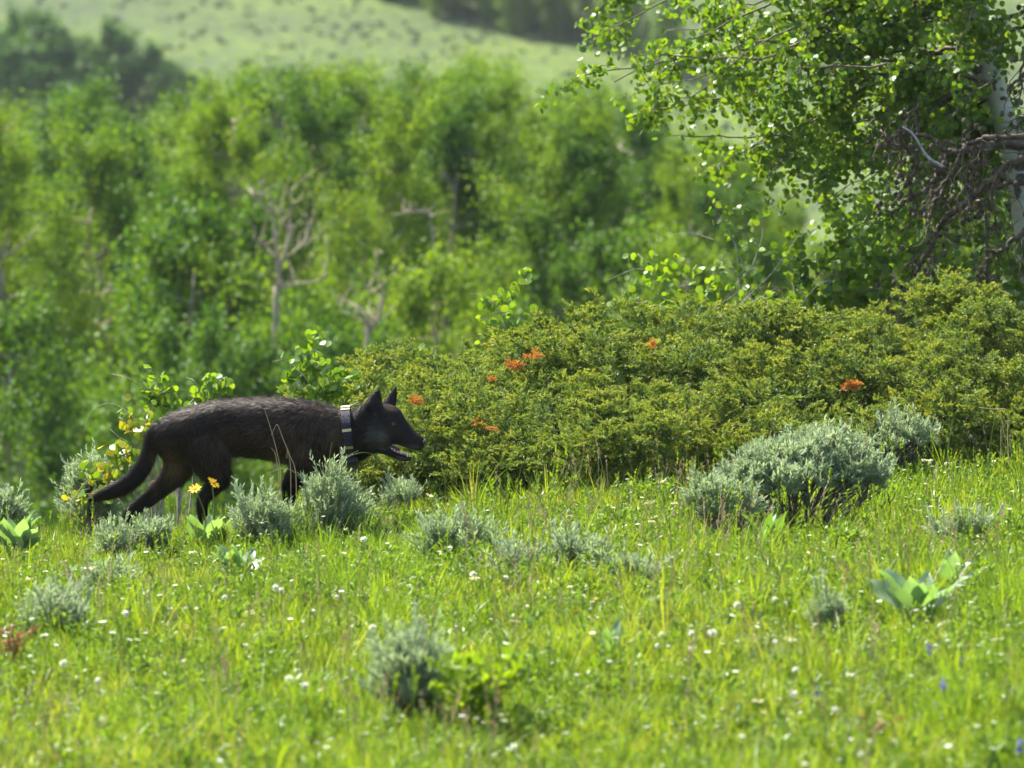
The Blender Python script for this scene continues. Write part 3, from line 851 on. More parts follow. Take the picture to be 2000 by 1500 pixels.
def juniper(name_loc, label, lobes, n_per, mat, size=1.0, dead=(), stems=True):
    """lobes: (centre, radius); sprays radiate outwards and up from every lobe"""
    root = thing('juniper_bush', name_loc, label, 'juniper')
    lobes_c = np.array([l[0] for l in lobes]); lobes_r = np.array([l[1] for l in lobes])
    cnt = np.maximum(6, (n_per * (lobes_r / 0.12) ** 2).astype(int))
    li = np.repeat(np.arange(len(lobes)), cnt); N_ = len(li)
    d = rand_dirs(N_); d[:, 2] = d[:, 2] * 0.9 + 0.25
    d /= np.linalg.norm(d, axis=1)[:, None]
    pos = lobes_c[li] + d * (lobes_r[li] * rng.uniform(0.35, 0.9, N_))[:, None] * np.array((1, 1, 0.85))
    sd_ = d + np.array((0, -0.1, 0.5)) + rng.normal(0, 0.22, (N_, 3))
    Mx = frames(sd_, normal_hint=np.tile((0, 0, 1.0), (N_, 1)) + rng.normal(0, 0.3, (N_, 3)))
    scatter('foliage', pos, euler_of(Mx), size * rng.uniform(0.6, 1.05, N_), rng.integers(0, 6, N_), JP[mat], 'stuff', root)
    for (dpx, dpy, m_) in dead:
        best = None
        for c_, r_ in lobes:
            q = P(dpx, dpy, c_[1]); off = math.hypot(q[0] - c_[0], q[2] - c_[2])
            if off < r_ + 0.04:
                dd_ = c_[1] - math.sqrt(max(0.0, (r_ + 0.05) ** 2 - off ** 2))
                best = dd_ if best is None else min(best, dd_)
        if best is None: continue
        c = P(dpx, dpy, best - 0.02)
        db = MB()
        dd = rand_dirs(m_); dd[:, 2] = np.abs(dd[:, 2]); dd[:, 1] = -np.abs(dd[:, 1]) * 0.6
        v, q, t, a = sprays[0]
        db.many(v, q, t, frames(dd, normal_hint=np.tile((0, 0, 1.0), (m_, 1)) + rng.normal(0, 0.3, (m_, 3))) * rng.uniform(0.38, 0.62, m_)[:, None, None], np.asarray(c) + rng.normal(0, 0.004, (m_, 3)), 0, a)
        o = db.build('dead_spray', M['juniper_dead'], root, att='t'); o['label'] = 'dried orange spray among green juniper needles'
    if stems:
        base = np.array(name_loc)
        for k in rng.choice(len(lobes), min(len(lobes), 46), replace=False):
            c = lobes_c[k]; b0 = base + np.array((rng.normal(0, 0.12) + 0.55 * (c[0] - base[0]), rng.normal(0, 0.08) + 0.35, 0))
            b0[2] = ground(b0[0], b0[1]) - 0.03
            mid = (b0 + c) / 2 + rng.normal(0, 0.05, 3)
            sb = MB(); pth = smooth_path([b0, mid, c], k=4)
            sb.tube(pth, np.linspace(0.018, 0.004, len(pth)), 5)
            sb.build('stem', M['jbark'], root, smooth=True)
    return root

def mound_lobes(outline, base_line, d_back, step, R0=(0.15, 0.27), rows=(0.04, 0.22, 0.46, 0.74), nl=11):
    """a bank of rounded mounds under a skyline (photo px); each mound is capped with small lobes"""
    ox = np.array([p[0] for p in outline], float); oy = np.array([p[1] for p in outline], float)
    out = []
    for ri, f in enumerate(rows):
        px = ox[0] + rng.uniform(0.1, 0.9) * step
        while px < ox[-1]:
            top = np.interp(px, ox, oy)
            df = np.interp(px, [p[0] for p in base_line], [p[1] for p in base_line])
            d = df + (d_back - df) * f + rng.normal(0, 0.07)
            x = P(px, 800, d)[0]; zg = float(ground(x, d))
            full = P(px, top, d)[2] - zg
            hgt = full * (0.42, 0.70, 0.92, 1.0)[ri] * rng.uniform(0.78, 1.05)
            R_ = min(rng.uniform(*R0), max(0.12, hgt * 0.5))
            c = np.array((x, d, max(zg + 0.06, zg + hgt - R_ * 0.85 - 0.045)))
            dirs = rand_dirs(nl * 4); dirs = dirs[dirs[:, 2] > -0.12][:nl]
            for q in dirs:
                out.append((c + q * R_ * 0.8 * np.array((1.1, 1, 0.85)), rng.uniform(0.055, 0.11)))
            if ri == 0:                               # low skirt near the ground
                for _ in range(5):
                    out.append((np.array((x + rng.normal(0, 0.14), d + rng.uniform(0.0, 0.2), zg + rng.uniform(0.03, 0.12))), rng.uniform(0.05, 0.09)))
            px += step * rng.uniform(0.7, 1.35)
    return out

lob_a = mound_lobes([(635, 775), (690, 738), (735, 700), (770, 690), (850, 680), (885, 640), (930, 670), (960, 680), (1010, 655), (1045, 610), (1100, 572), (1160, 575), (1250, 582), (1330, 615), (1400, 592), (1480, 612), (1540, 615)],
                    [(635, 26.3), (760, 26.1), (860, 25.95), (1540, 26.1)], 28.0, 108)
dead_a = [(1000, 722, 8), (1042, 702, 6), (808, 790, 8), (945, 838, 5), (968, 746, 3), (1270, 684, 3)]
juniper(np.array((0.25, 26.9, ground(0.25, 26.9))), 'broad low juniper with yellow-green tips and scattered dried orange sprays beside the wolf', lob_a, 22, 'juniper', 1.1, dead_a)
lob_b = mound_lobes([(1440, 630), (1500, 605), (1560, 585), (1640, 600), (1700, 605), (1780, 590), (1850, 560), (1900, 545), (1960, 555), (2050, 580), (2250, 640), (2330, 720)],
                    [(1440, 26.35), (1600, 26.5), (2330, 26.9)], 28.6, 110)
dead_b = [(1665, 762, 14), (1477, 694, 4)]
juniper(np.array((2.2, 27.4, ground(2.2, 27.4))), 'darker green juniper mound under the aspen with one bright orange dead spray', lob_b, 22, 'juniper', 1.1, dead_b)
lob_c = mound_lobes([(1490, 580), (1530, 510), (1600, 490), (1660, 505), (1720, 560)], [(1490, 29.2), (1720, 29.2)], 30.4, 80)
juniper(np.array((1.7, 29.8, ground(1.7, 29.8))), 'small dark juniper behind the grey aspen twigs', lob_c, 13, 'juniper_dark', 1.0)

# ------------------------------------------------------------------ sagebrush
def sage_tuft():
    b = MB()
    for i in range(9):
        d = rand_dirs(1)[0] * 0.55 + np.array((0, 1, 0)); d /= np.linalg.norm(d)
        ln = rng.uniform(0.025, 0.055)
        m = 11
        pos = np.outer(rng.uniform(0.15, 1, m) * ln, d)
        dirs = rand_dirs(m) * 0.6 + d
        lv = np.array([(-.0012, 0, 0), (.0012, 0, 0), (.0018, .011, .001), (0, .017, .0), (-.0018, .011, .001)])
        b.many(lv, [(0, 1, 2, 4)], [(4, 2, 3)], frames(dirs) * rng.uniform(0.7, 1.25, m)[:, None, None], pos)
    return b
def sage_sprig():
    b = MB()
    for i in range(5):
        d = rand_dirs(1)[0] * 0.30 + np.array((0, 1, 0)); d /= np.linalg.norm(d)
        ln = rng.uniform(0.06, 0.11)
        b.tube(np.array([(0, 0, 0), d * ln * .5, d * ln]), .0009, 3, cap=False)
        m = 15
        pos = np.outer(rng.uniform(0.2, 1, m) * ln, d)
        dirs = rand_dirs(m) * 0.7 + d
        lv = np.array([(-.0011, 0, 0), (.0011, 0, 0), (.0017, .010, .001), (0, .017, .0), (-.0017, .010, .001)])
        b.many(lv, [(0, 1, 2, 4)], [(4, 2, 3)], frames(dirs) * rng.uniform(0.7, 1.2, m)[:, None, None], pos)
    return b
SAGE_P = pieces('sagebrush', [proto('sage_tuft%d' % i, sage_tuft() if i < 5 else sage_sprig(), M['sage']) for i in range(9)])

def sagebrush(base, lobes, label, n_per=44, stalks=0, twigs=10, trunk=0.012, feather=0.4):
    base = np.array(base, float)
    root = thing('sagebrush', base, label, 'sagebrush')
    P_, E_, S_ = [], [], []
    for c, r in lobes:
        c = np.asarray(c, float)
        m = int(n_per * (r / 0.1) ** 2) + 6
        d = rand_dirs(m); d[:, 2] = np.abs(d[:, 2]) * 1.1 - 0.3; d /= np.linalg.norm(d, axis=1)[:, None]
        P_.append(c + d * r * rng.uniform(0.4, 1.0, m)[:, None] * np.array((1, 1, 0.8)))
        E_.append(euler_of(frames(d * 0.55 + np.array((0, 0, 0.9)) + rng.normal(0, 0.16, (m, 3)))))
        S_.append(rng.uniform(0.75, 1.35, m) + (rng.uniform(0, 1, m) < 0.15) * 0.6)
    P_ = np.vstack(P_)
    scatter('foliage', P_, np.vstack(E_), np.concatenate(S_), np.where(rng.uniform(0, 1, len(P_)) < feather, rng.integers(5, 9, len(P_)), rng.integers(0, 5, len(P_))), SAGE_P, 'stuff', root)
    for c, r in lobes:
        c = np.asarray(c, float)
        sb = MB()
        mid = base * 0.5 + c * 0.5 + rng.normal(0, 0.03, 3) + np.array((0, 0, -0.02))
        pth = smooth_path([base + np.array((rng.normal(0, .015), rng.normal(0, .015), -0.03)), mid, c], k=5)
        sb.tube(pth, np.linspace(trunk, trunk * 0.35, len(pth)), 6)
        for _ in range(twigs):
            f = rng.integers(3, len(pth)); p0 = pth[f]; e = c + rand_dirs(1)[0] * r * rng.uniform(0.6, 1.0) * np.array((1, 1, 0.6)) - np.array((0, 0, r * 0.2))
            tp = smooth_path([p0, (p0 + e) / 2 + rng.normal(0, 0.012, 3), e], k=3)
            sb.tube(tp, np.linspace(trunk * 0.3, trunk * 0.1, len(tp)), 4, cap=False)
        sb.build('branch', M['sagebark'], root, smooth=True)
    for _ in range(stalks):
        c, r = lobes[rng.integers(0, len(lobes))]
        p0 = np.asarray(c) + np.array((rng.uniform(-r, r), rng.uniform(-r, r), r * 0.5)); ln = rng.uniform(0.07, 0.14)
        e = p0 + np.array((rng.normal(-0.1, 0.12) * ln, rng.normal(0, 0.1) * ln, ln))
        sb = MB(); sb.tube([p0, (p0 + e) / 2 + rng.normal(0, .004, 3), e], [.0016, .0013, .0008], 4)
        m = 7
        sb.many(LEAFQ_V * np.array((0.5, 1, 1)), LEAFQ_Q, None, frames(rand_dirs(m) * 0.5 + (e - p0) / ln) * 0.011, p0 + np.outer(rng.uniform(0.5, 1, m), e - p0))
        sb.build('seed_stalk', M['dry'], root)
    return root

def auto_sage(px0, px1, py0, py1, label, d=None, nl=None, **kw):
    """sagebrush filling a photo box, standing on the ground at its lower edge"""
    bp = Pg((px0 + px1) / 2, py1)
    if d is not None:
        x = P((px0 + px1) / 2, py1, d)[0]; bp = np.array((x, d, ground(x, d)))
    d = bp[1]; s_ = d / F
    wd = (px1 - px0) * s_; ht = max(0.09, P(0, py0, d)[2] - bp[2] - 0.055 * kw.get('feather', 0.4) - 0.015)
    nl = nl or max(5, int(wd * ht / 0.007))
    r = max(0.045, min(0.11, 0.36 * min(wd, ht)))
    lobes = []
    for i in range(nl):
        fx = (i + 0.5) / nl * 2 - 1 + rng.normal(0, 0.12)
        x = bp[0] + fx * (wd / 2 - r * 0.8)
        zt = bp[2] + ht * (1 - 0.45 * abs(fx) ** 1.6) * rng.uniform(0.78, 1.0)
        z = max(bp[2] + r * 0.6, zt - r)
        if rng.uniform() < 0.45: z = bp[2] + (z - bp[2]) * rng.uniform(0.35, 0.8)
        lobes.append((np.array((x, d + rng.normal(0, 0.35 * wd * 0.5), z)), r * rng.uniform(0.55, 1.05)))
    return sagebrush(bp, lobes, label, **kw)

# the large sagebrush by the juniper: tops traced
bp = Pg(1545, 1050); d0 = bp[1]
big = [(P(1480, 925, d0 - .05), .105), (P(1535, 905, d0 + .05), .11), (P(1450, 950, d0), .085), (P(1520, 960, d0 - .12), .10), (P(1575, 945, d0 - .1), .10), (P(1615, 885, d0 + .16), .12), (P(1650, 905, d0 + .12), .11), (P(1690, 930, d0 + .05), .095), (P(1650, 950, d0), .085), (P(1590, 900, d0), .09), (P(1700, 950, d0 + .1), .07)]
sagebrush(bp, big, 'largest grey-green sagebrush, domed, on gnarled dark stems before the juniper', stalks=26, twigs=16, trunk=.016, n_per=60, feather=0.12)
bp = Pg(1420, 1065); d0 = bp[1]
sagebrush(bp, [(P(1375, 985, d0), .075), (P(1410, 980, d0 + .05), .085), (P(1440, 1000, d0), .07), (P(1395, 1010, d0 - .05), .06)], 'sagebrush with bare grey twigs below, leaning beside the largest sagebrush', twigs=40, trunk=.011)
bp = Pg(1738, 935); d0 = bp[1]
sagebrush(bp, [(P(1725, 868, d0), .075), (P(1765, 858, d0), .08), (P(1800, 870, d0), .065), (P(1745, 880, d0 - .06), .06)], 'small sagebrush raised on a bare stem against the juniper', stalks=5, twigs=26, trunk=.012)
auto_sage(1885, 1965, 815, 905, 'thin sagebrush with dead wiry twigs at the foot of the darker juniper', twigs=30)
auto_sage(1815, 1935, 985, 1075, 'rounded sagebrush standing alone in grass below the darker juniper', feather=0.8, n_per=26)
auto_sage(825, 965, 985, 1105, 'wide pale feathery sagebrush in open meadow below the juniper', stalks=3, feather=1.0, n_per=24)
auto_sage(1055, 1190, 1020, 1125, 'dense grey sagebrush in mid meadow with dark twigs at its middle', stalks=2)
auto_sage(968, 1062, 1055, 1140, 'low silvery sagebrush touching the dense grey one', feather=0.8, n_per=26)
auto_sage(1195, 1285, 1095, 1150, 'small dark flat-topped sagebrush in the mid meadow grass')
auto_sage(742, 825, 932, 1000, 'small rounded sagebrush at the juniper foot ahead of the wolf', feather=0.8, n_per=26)
auto_sage(590, 712, 888, 985, 'tall silvery sagebrush hiding the chest of the wolf', d=24.6, stalks=4, n_per=18, feather=0.85)
auto_sage(440, 585, 946, 1035, 'broad sagebrush under the belly of the wolf', d=24.5, n_per=24, feather=0.8)
auto_sage(190, 262, 1002, 1078, 'bushy sagebrush beside the blue flower near the wolf hind foot', d=24.3)
auto_sage(265, 332, 1002, 1064, 'small sagebrush before the trailing hind foot of the wolf', d=24.35)
auto_sage(45, 155, 1130, 1255, 'dusky sagebrush with dry russet stalks in the left meadow', stalks=4)
auto_sage(150, 245, 1095, 1165, 'low faded sagebrush half sunk in meadow grass', feather=0.8, n_per=26)
auto_sage(735, 862, 1200, 1410, 'tall blurred sagebrush behind the lime leafy forb', stalks=3, nl=11, feather=0.9, n_per=18)
auto_sage(1575, 1655, 1150, 1245, 'sparse wispy sagebrush beside the broad pale-leaved plant', nl=4, n_per=35)
auto_sage(-30, 42, 945, 1000, 'grey sagebrush on the meadow edge behind the broad-leaved rosette', d=26.3)
auto_sage(132, 225, 880, 990, 'grey sagebrush with upright seed stalks behind the wolf tail', d=26.0, stalks=12)

# ------------------------------------------------------------------ aspen leaves, saplings and tree
LEAF_V = np.array([(0, 0, 0), (0.30, 0.10, 0.03), (0.46, 0.40, 0.05), (0.36, 0.74, 0.03), (0, 1.0, -0.02), (-0.36, 0.74, 0.03), (-0.46, 0.40, 0.05), (-0.30, 0.10, 0.03), (0, 0.45, -0.01)])
LEAF_T = [(8, 0, 1), (8, 1, 2), (8, 2, 3), (8, 3, 4), (8, 4, 5), (8, 5, 6), (8, 6, 7), (8, 7, 0)]
def one_leaf_mesh(name, mat):
    b = MB(); b.add(LEAF_V, None, LEAF_T)
    b.tube([(0, -0.45, 0.02), (0, 0.0, 0)], 0.022, 3, cap=False)
    return b.mesh(name, mat, smooth=True)
leaf_me = one_leaf_mesh('leaf', M['aspen_o']); leaf_me_y = one_leaf_mesh('leaf_yellowing', M['aspen_y']); leaf_me_tree = one_leaf_mesh('leaf_tree', M['aspen'])

def leaf_objects(root, pos, Mx, me):
    for p, m in zip(pos, Mx):
        o = bpy.data.objects.new('leaf', me); COL.objects.link(o)
        mw = Matrix([[m[i][j] for j in range(3)] + [p[i]] for i in range(3)] + [[0, 0, 0, 1]])
        o.parent = root
        o.matrix_parent_inverse = Matrix.Translation(-Vector(root.location))
        o.matrix_basis = mw

def leaf_frames(n, size, face=1.0):
    """hanging round leaves, many of them facing level"""
    nd = rng.normal(size=(n, 3)) * np.array((0.7, 0.7, 0.5)) + np.array((0, -face * 0.9, 0.25))
    dr = rng.normal(size=(n, 3)) * 0.8 + np.array((0, 0, -0.5))
    return frames(dr, normal_hint=nd) * (size * rng.uniform(0.7, 1.2, n))[:, None, None]

def sapling(label, d, stems, n_leaf, size=0.04, mat='g', base=None, side=0.10, sd=0.05, extra=2.2, rad=0.0035, group=None, from_f=0.25, bare=(), stuff=0):
    """stems: photo polylines at depth d; leaves on side twigs along them"""
    b0 = P(stems[0][0][0], stems[0][0][1], d) if base is None else np.array(base, float)
    g0 = np.array((b0[0], b0[1], ground(b0[0], b0[1])))
    root = thing('aspen_sapling', g0, label, 'sapling', group)
    segs = []
    for s_ in stems:
        dd = d + rng.normal(0, sd)
        pts = [P(p[0], p[1], dd + rng.normal(0, 0.02)) for p in s_]
        foot = g0 + np.array((0.25 * (pts[0][0] - g0[0]), dd - g0[1], -0.02))
        pth = smooth_path([foot, (foot + pts[0]) / 2 + rng.normal(0, .02, 3)] + pts, k=6)
        mb = MB(); mb.tube(pth, np.linspace(rad * 1.6, rad * 0.35, len(pth)), 5)
        n0 = int(len(pth) * (1 - (1 - from_f) * len(pts) / (len(pts) + 2.0)))
        for i in range(n0, len(pth) - 1):
            if rng.uniform() < extra * 0.25:
                e = pth[i] + (rand_dirs(1)[0] * np.array((1, 1, 0.7)) + np.array((0, 0, 0.35))) * side * rng.uniform(0.4, 1.1)
                tw = smooth_path([pth[i], (pth[i] + e) / 2 + rng.normal(0, .008, 3), e], k=3)
                mb.tube(tw, np.linspace(rad * 0.5, rad * 0.22, len(tw)), 4, cap=False); segs.append(tw)
        segs.append(pth[n0:])
        mb.build('stem', M['twig'], root, smooth=True)
    for s_ in bare:
        pth = smooth_path([P(p[0], p[1], d + rng.normal(0, 0.02)) for p in s_], k=6)
        mb = MB(); mb.tube(pth, np.linspace(rad * 0.6, rad * 0.3, len(pth)), 5); mb.build('bare_twig', M['twig'], root, smooth=True)
    allp = np.vstack(segs)
    def put(n):
        pos = allp[rng.integers(0, len(allp), n)] + rng.normal(0, size * 0.45, (n, 3))
        return pos, leaf_frames(n, size)
    pos, Mx = put(n_leaf)
    leaf_objects(root, pos, Mx, leaf_me if mat == 'g' else leaf_me_y)
    if stuff:
        pos, Mx = put(stuff); fb = MB(); fb.many(LEAF_V, None, LEAF_T, Mx, pos)
        tag(fb.build('foliage', M['aspen'], root), kind='stuff')
    return root

sapling('bright aspen sapling rising behind the back of the wolf', 26.0, [[(640, 800), (618, 740), (602, 700), (612, 665)], [(645, 800), (665, 745), (690, 735)], [(600, 790), (575, 745), (560, 715)], [(610, 800), (630, 770), (655, 760)]], 250, bare=[[(600, 740), (560, 705), (532, 706)], [(615, 720), (640, 700)]])
sapling('aspen sapling with bare twig tips rising behind the rump of the wolf', 26.0, [[(350, 815), (318, 770), (300, 735)], [(360, 810), (390, 770), (415, 745)], [(330, 815), (295, 775), (278, 757)], [(400, 800), (420, 765), (432, 740)]], 230, bare=[[(310, 755), (296, 722), (290, 705)], [(280, 755), (250, 738), (218, 730)], [(395, 775), (380, 745), (364, 737)]])
sapling('yellowing aspen sapling behind the tail of the wolf', 25.7, [[(300, 870), (262, 835), (232, 815)], [(290, 900), (250, 890), (222, 872)], [(280, 930), (235, 910), (190, 920)], [(290, 840), (282, 805)], [(250, 950), (205, 935), (180, 925)], [(300, 860), (285, 840), (265, 850)], [(230, 975), (170, 965), (140, 975)]], 260, mat='y', bare=[[(268, 822), (230, 792), (200, 790), (175, 808), (162, 853)], [(270, 870), (235, 855), (215, 838)]])
sapling('slender aspen shoot standing up out of the juniper', 27.7, [[(1005, 700), (985, 625), (1008, 565), (1018, 532)], [(990, 640), (960, 595), (948, 578)], [(1000, 680), (1030, 640), (1040, 610)], [(995, 690), (965, 650), (962, 620)]], 120, bare=[[(955, 590), (935, 575), (916, 573)], [(970, 600), (955, 570)]])
sapling('tiny aspen tip with few leaves poking above the juniper', 27.35, [[(832, 715), (820, 695), (814, 688)]], 7, extra=0.5)
sapling('tiny aspen shoot near the juniper crest with small bright leaves', 27.6, [[(945, 705), (940, 675), (938, 658)]], 9, extra=0.5, size=0.03)
sapling('spreading aspen sapling with pale grey twigs above the juniper crest', 28.6, [[(1330, 630), (1280, 570), (1225, 545)], [(1335, 630), (1300, 550), (1245, 495)], [(1345, 630), (1340, 560), (1330, 500)], [(1360, 630), (1385, 560), (1400, 510)], [(1380, 630), (1430, 570), (1465, 520)], [(1400, 630), (1470, 590), (1520, 560)], [(1320, 620), (1250, 590), (1205, 580)], [(1420, 630), (1500, 600), (1545, 600)]], 300, size=0.044, extra=3, side=0.13, sd=0.15, bare=[[(1420, 620), (1480, 560), (1510, 530), (1570, 445)], [(1560, 600), (1600, 555), (1640, 545)], [(1300, 560), (1250, 525), (1185, 548)]])
sapling('thin tall aspen shoot rising from the grey-twigged sapling', 28.8, [[(1470, 600), (1445, 500), (1405, 420), (1385, 385)], [(1460, 560), (1490, 450), (1460, 380)], [(1440, 500), (1420, 440), (1428, 400)]], 60, size=0.04, extra=1.2, bare=[[(1400, 470), (1350, 455), (1310, 458)]])
sapling('leafy young aspen crowding under the dead branches', 29.4, [[(1600, 640), (1580, 560), (1560, 500)], [(1640, 640), (1650, 540), (1640, 450)], [(1700, 640), (1720, 550), (1710, 470)], [(1760, 640), (1780, 560), (1790, 480)], [(1820, 640), (1850, 560), (1860, 480)], [(1900, 640), (1930, 560), (1940, 490)], [(1960, 640), (1990, 560), (2010, 490)], [(1680, 640), (1690, 590), (1670, 560)], [(1580, 630), (1540, 590)]], 300, size=0.045, extra=4, side=0.28, sd=0.25, stuff=1500, bare=[[(1540, 600), (1580, 560), (1620, 520), (1650, 505)], [(1590, 555), (1630, 545), (1680, 575)]])

def aspen_tree():
    D = 30.0
    basep = P(2030, 700, D); basep[2] = ground(basep[0], D)
    root = thing('aspen_tree', basep, 'tall aspen with pale grey scarred trunk and round green leaves', 'tree')
    tr = [basep + np.array((0.01, 0, -0.1)), P(2022, 600, D), P(2010, 480, D), P(1996, 370, D), P(1975, 280, D), P(1948, 190, D), P(1925, 90, D), P(1908, 0, D), P(1890, -140, D), P(1880, -420, D), P(1900, -800, D), P(1890, -1250, D)]
    pth = smooth_path(tr, k=8)
    rr = np.interp(pth[:, 2], [pth[0, 2], P(0, 280, D)[2], P(0, 0, D)[2], pth[-1, 2]], [.085, .068, .056, .012])
    rr = rr * (1 + 0.04 * np.sin(np.arange(len(rr)) * 1.9))
    b = MB(); b.tube(pth, rr, 18); trunk = b.build('trunk', M['aspen_bark'], root, smooth=True)
    # bark scars
    for (px, py, wx, hz) in ((1958, 192, .022, .012), (1990, 272, .05, .040), (1992, 320, .05, .042), (1985, 372, .020, .03), (1921, 92, .018, .010), (1938, 150, .012, .008), (1992, 345, .03, .02), (1910, 45, .014, .012)):
        z = P(px, py, D)[2]; i = np.argmin(abs(pth[:, 2] - z)); cx = pth[i, 0]; R = rr[i]
        dx = np.clip(P(px, py, D)[0] - cx, -0.7 * R, 0.7 * R)
        y = -math.sqrt(R * R - dx * dx)
        nrm = np.array((dx, y, 0)) / R
        up_ = np.array((0, 0, 1.0)); sx = np.cross(up_, nrm)
        sb = MB(); ellipsoid(sb, np.array((cx, D, z)) + nrm * (R + 0.000), wx, hz, 0.007, np.stack([sx, up_, nrm], -1), 14, 8)
        sb.build('bark_scar', M['scar'], trunk, smooth=True)
    tips = [(1130, 150), (1178, 62), (1170, 18), (1240, 225), (1300, 265), (1290, 165), (1385, 325), (1440, 300), (1500, 340), (1550, 385), (1610, 430), (1690, 440), (1560, 260), (1650, 320), (1720, 230), (1620, 150), (1520, 100), (1400, 50), (1300, 60), (1240, 110), (1350, 190), (1440, 180), (1530, 180), (1780, 150), (1800, 60), (1700, 60), (1480, 240), (1600, 60), (1840, 200), (1830, 300), (1420, 120), (1200, 160), (1660, 230), (1760, 60), (1500, 30), (1330, 120), (1450, 380), (1640, 380), (1350, 20), (1850, 130), (1890, 330), (1740, 330), (1580, 320), (1780, 380), (1850, 430), (1900, 480), (1960, 520), (1700, 510), (1800, 500), (1940, 420), (1820, 560), (1750, 450), (1880, 380), (1980, 300), (1900, 250), (1960, 100), (1650, 480)]
    tw_pts = []
    def branch(p0, e, r0, sag, k=8, ntw=16, tl=0.22):
        L0 = np.linalg.norm(e - p0)
        q1 = p0 * .68 + e * .32 + np.array((0, 0, sag)) + rng.normal(0, 0.06, 3) * L0
        q2 = p0 * .34 + e * .66 + np.array((0, 0, sag * .9)) + rng.normal(0, 0.06, 3) * L0
        bp_ = smooth_path([p0, q1, q2, e], k=k)
        bp_[1:-1] += rng.normal(0, 0.008, bp_[1:-1].shape)
        mb = MB(); mb.tube(bp_, r0 * np.linspace(1, 0.28, len(bp_)) ** 1.5 + 0.0012, 5)
        for _ in range(ntw):
            i = rng.integers(int(len(bp_) * 0.3), len(bp_))
            q = bp_[i] + (rand_dirs(1)[0] * np.array((1, 1, 0.8)) - np.array((0.15, 0, 0.25))) * tl * rng.uniform(0.4, 1.3)
            tp = smooth_path([bp_[i], (bp_[i] + q) / 2 + rng.normal(0, 0.015, 3), q], k=4)
            mb.tube(tp, np.linspace(0.0028, 0.0012, len(tp)), 3, cap=False); tw_pts.append(tp[2:])
        mb.build('branch', M['brown_twig'], root, smooth=True)
    zt = P(0, -60, D)[2]
    for t in tips:
        dep = D + (rng.uniform(-1.5, 1.0) if t[0] < 1700 or t[1] < 200 else rng.uniform(0.3, 1.3))
        e = P(t[0], t[1], dep)
        z0 = max(P(0, 180, D)[2], e[2] + rng.uniform(0.0, 0.55) * (0.4 + 0.001 * (1900 - t[0])))
        i = np.argmin(abs(pth[:, 2] - z0))
        branch(pth[i], e, 0.007 + 0.000008 * (1950 - t[0]), 0.12)
    for _ in range(62):        # rest of the crown, above and beyond the picture
        a = rng.uniform(0, 6.283); z0 = rng.uniform(P(0, 100, D)[2], pth[-1, 2]); i = np.argmin(abs(pth[:, 2] - z0))
        ln = rng.uniform(0.7, 2.1) * (1.1 - 0.55 * (z0 - zt) / (pth[-1, 2] - zt + .01))
        e = pth[i] + np.array((math.cos(a) * ln, math.sin(a) * ln * 0.8, rng.uniform(-0.1, 0.5)))
        branch(pth[i], e, 0.014, 0.1)
    allp = np.vstack(tw_pts)
    n = 44000
    pos = allp[rng.integers(0, len(allp), n)] + rng.normal(0, 0.03, (n, 3))
    Mx = leaf_frames(n, 0.037, 0.5)
    # the leaves nearest to the viewer and inside the picture are single objects
    px = pos[:, 0] / pos[:, 1] * F + 1000
    ang = (pos[:, 2] - ZC) / pos[:, 1]
    py = 750 - F * (ang + math.tan(TH))
    infr = (px > 1100) & (px < 1995) & (py > 5)
    order = np.argsort(np.where(infr, pos[:, 1], 1e6))
    leaf_objects(root, pos[order[:300]], Mx[order[:300]], leaf_me_tree)
    rest = order[300:]
    fb = MB(); fb.many(LEAF_V, None, LEAF_T, Mx[rest], pos[rest])
    tag(fb.build('foliage', M['aspen'], root), kind='stuff')
aspen_tree()

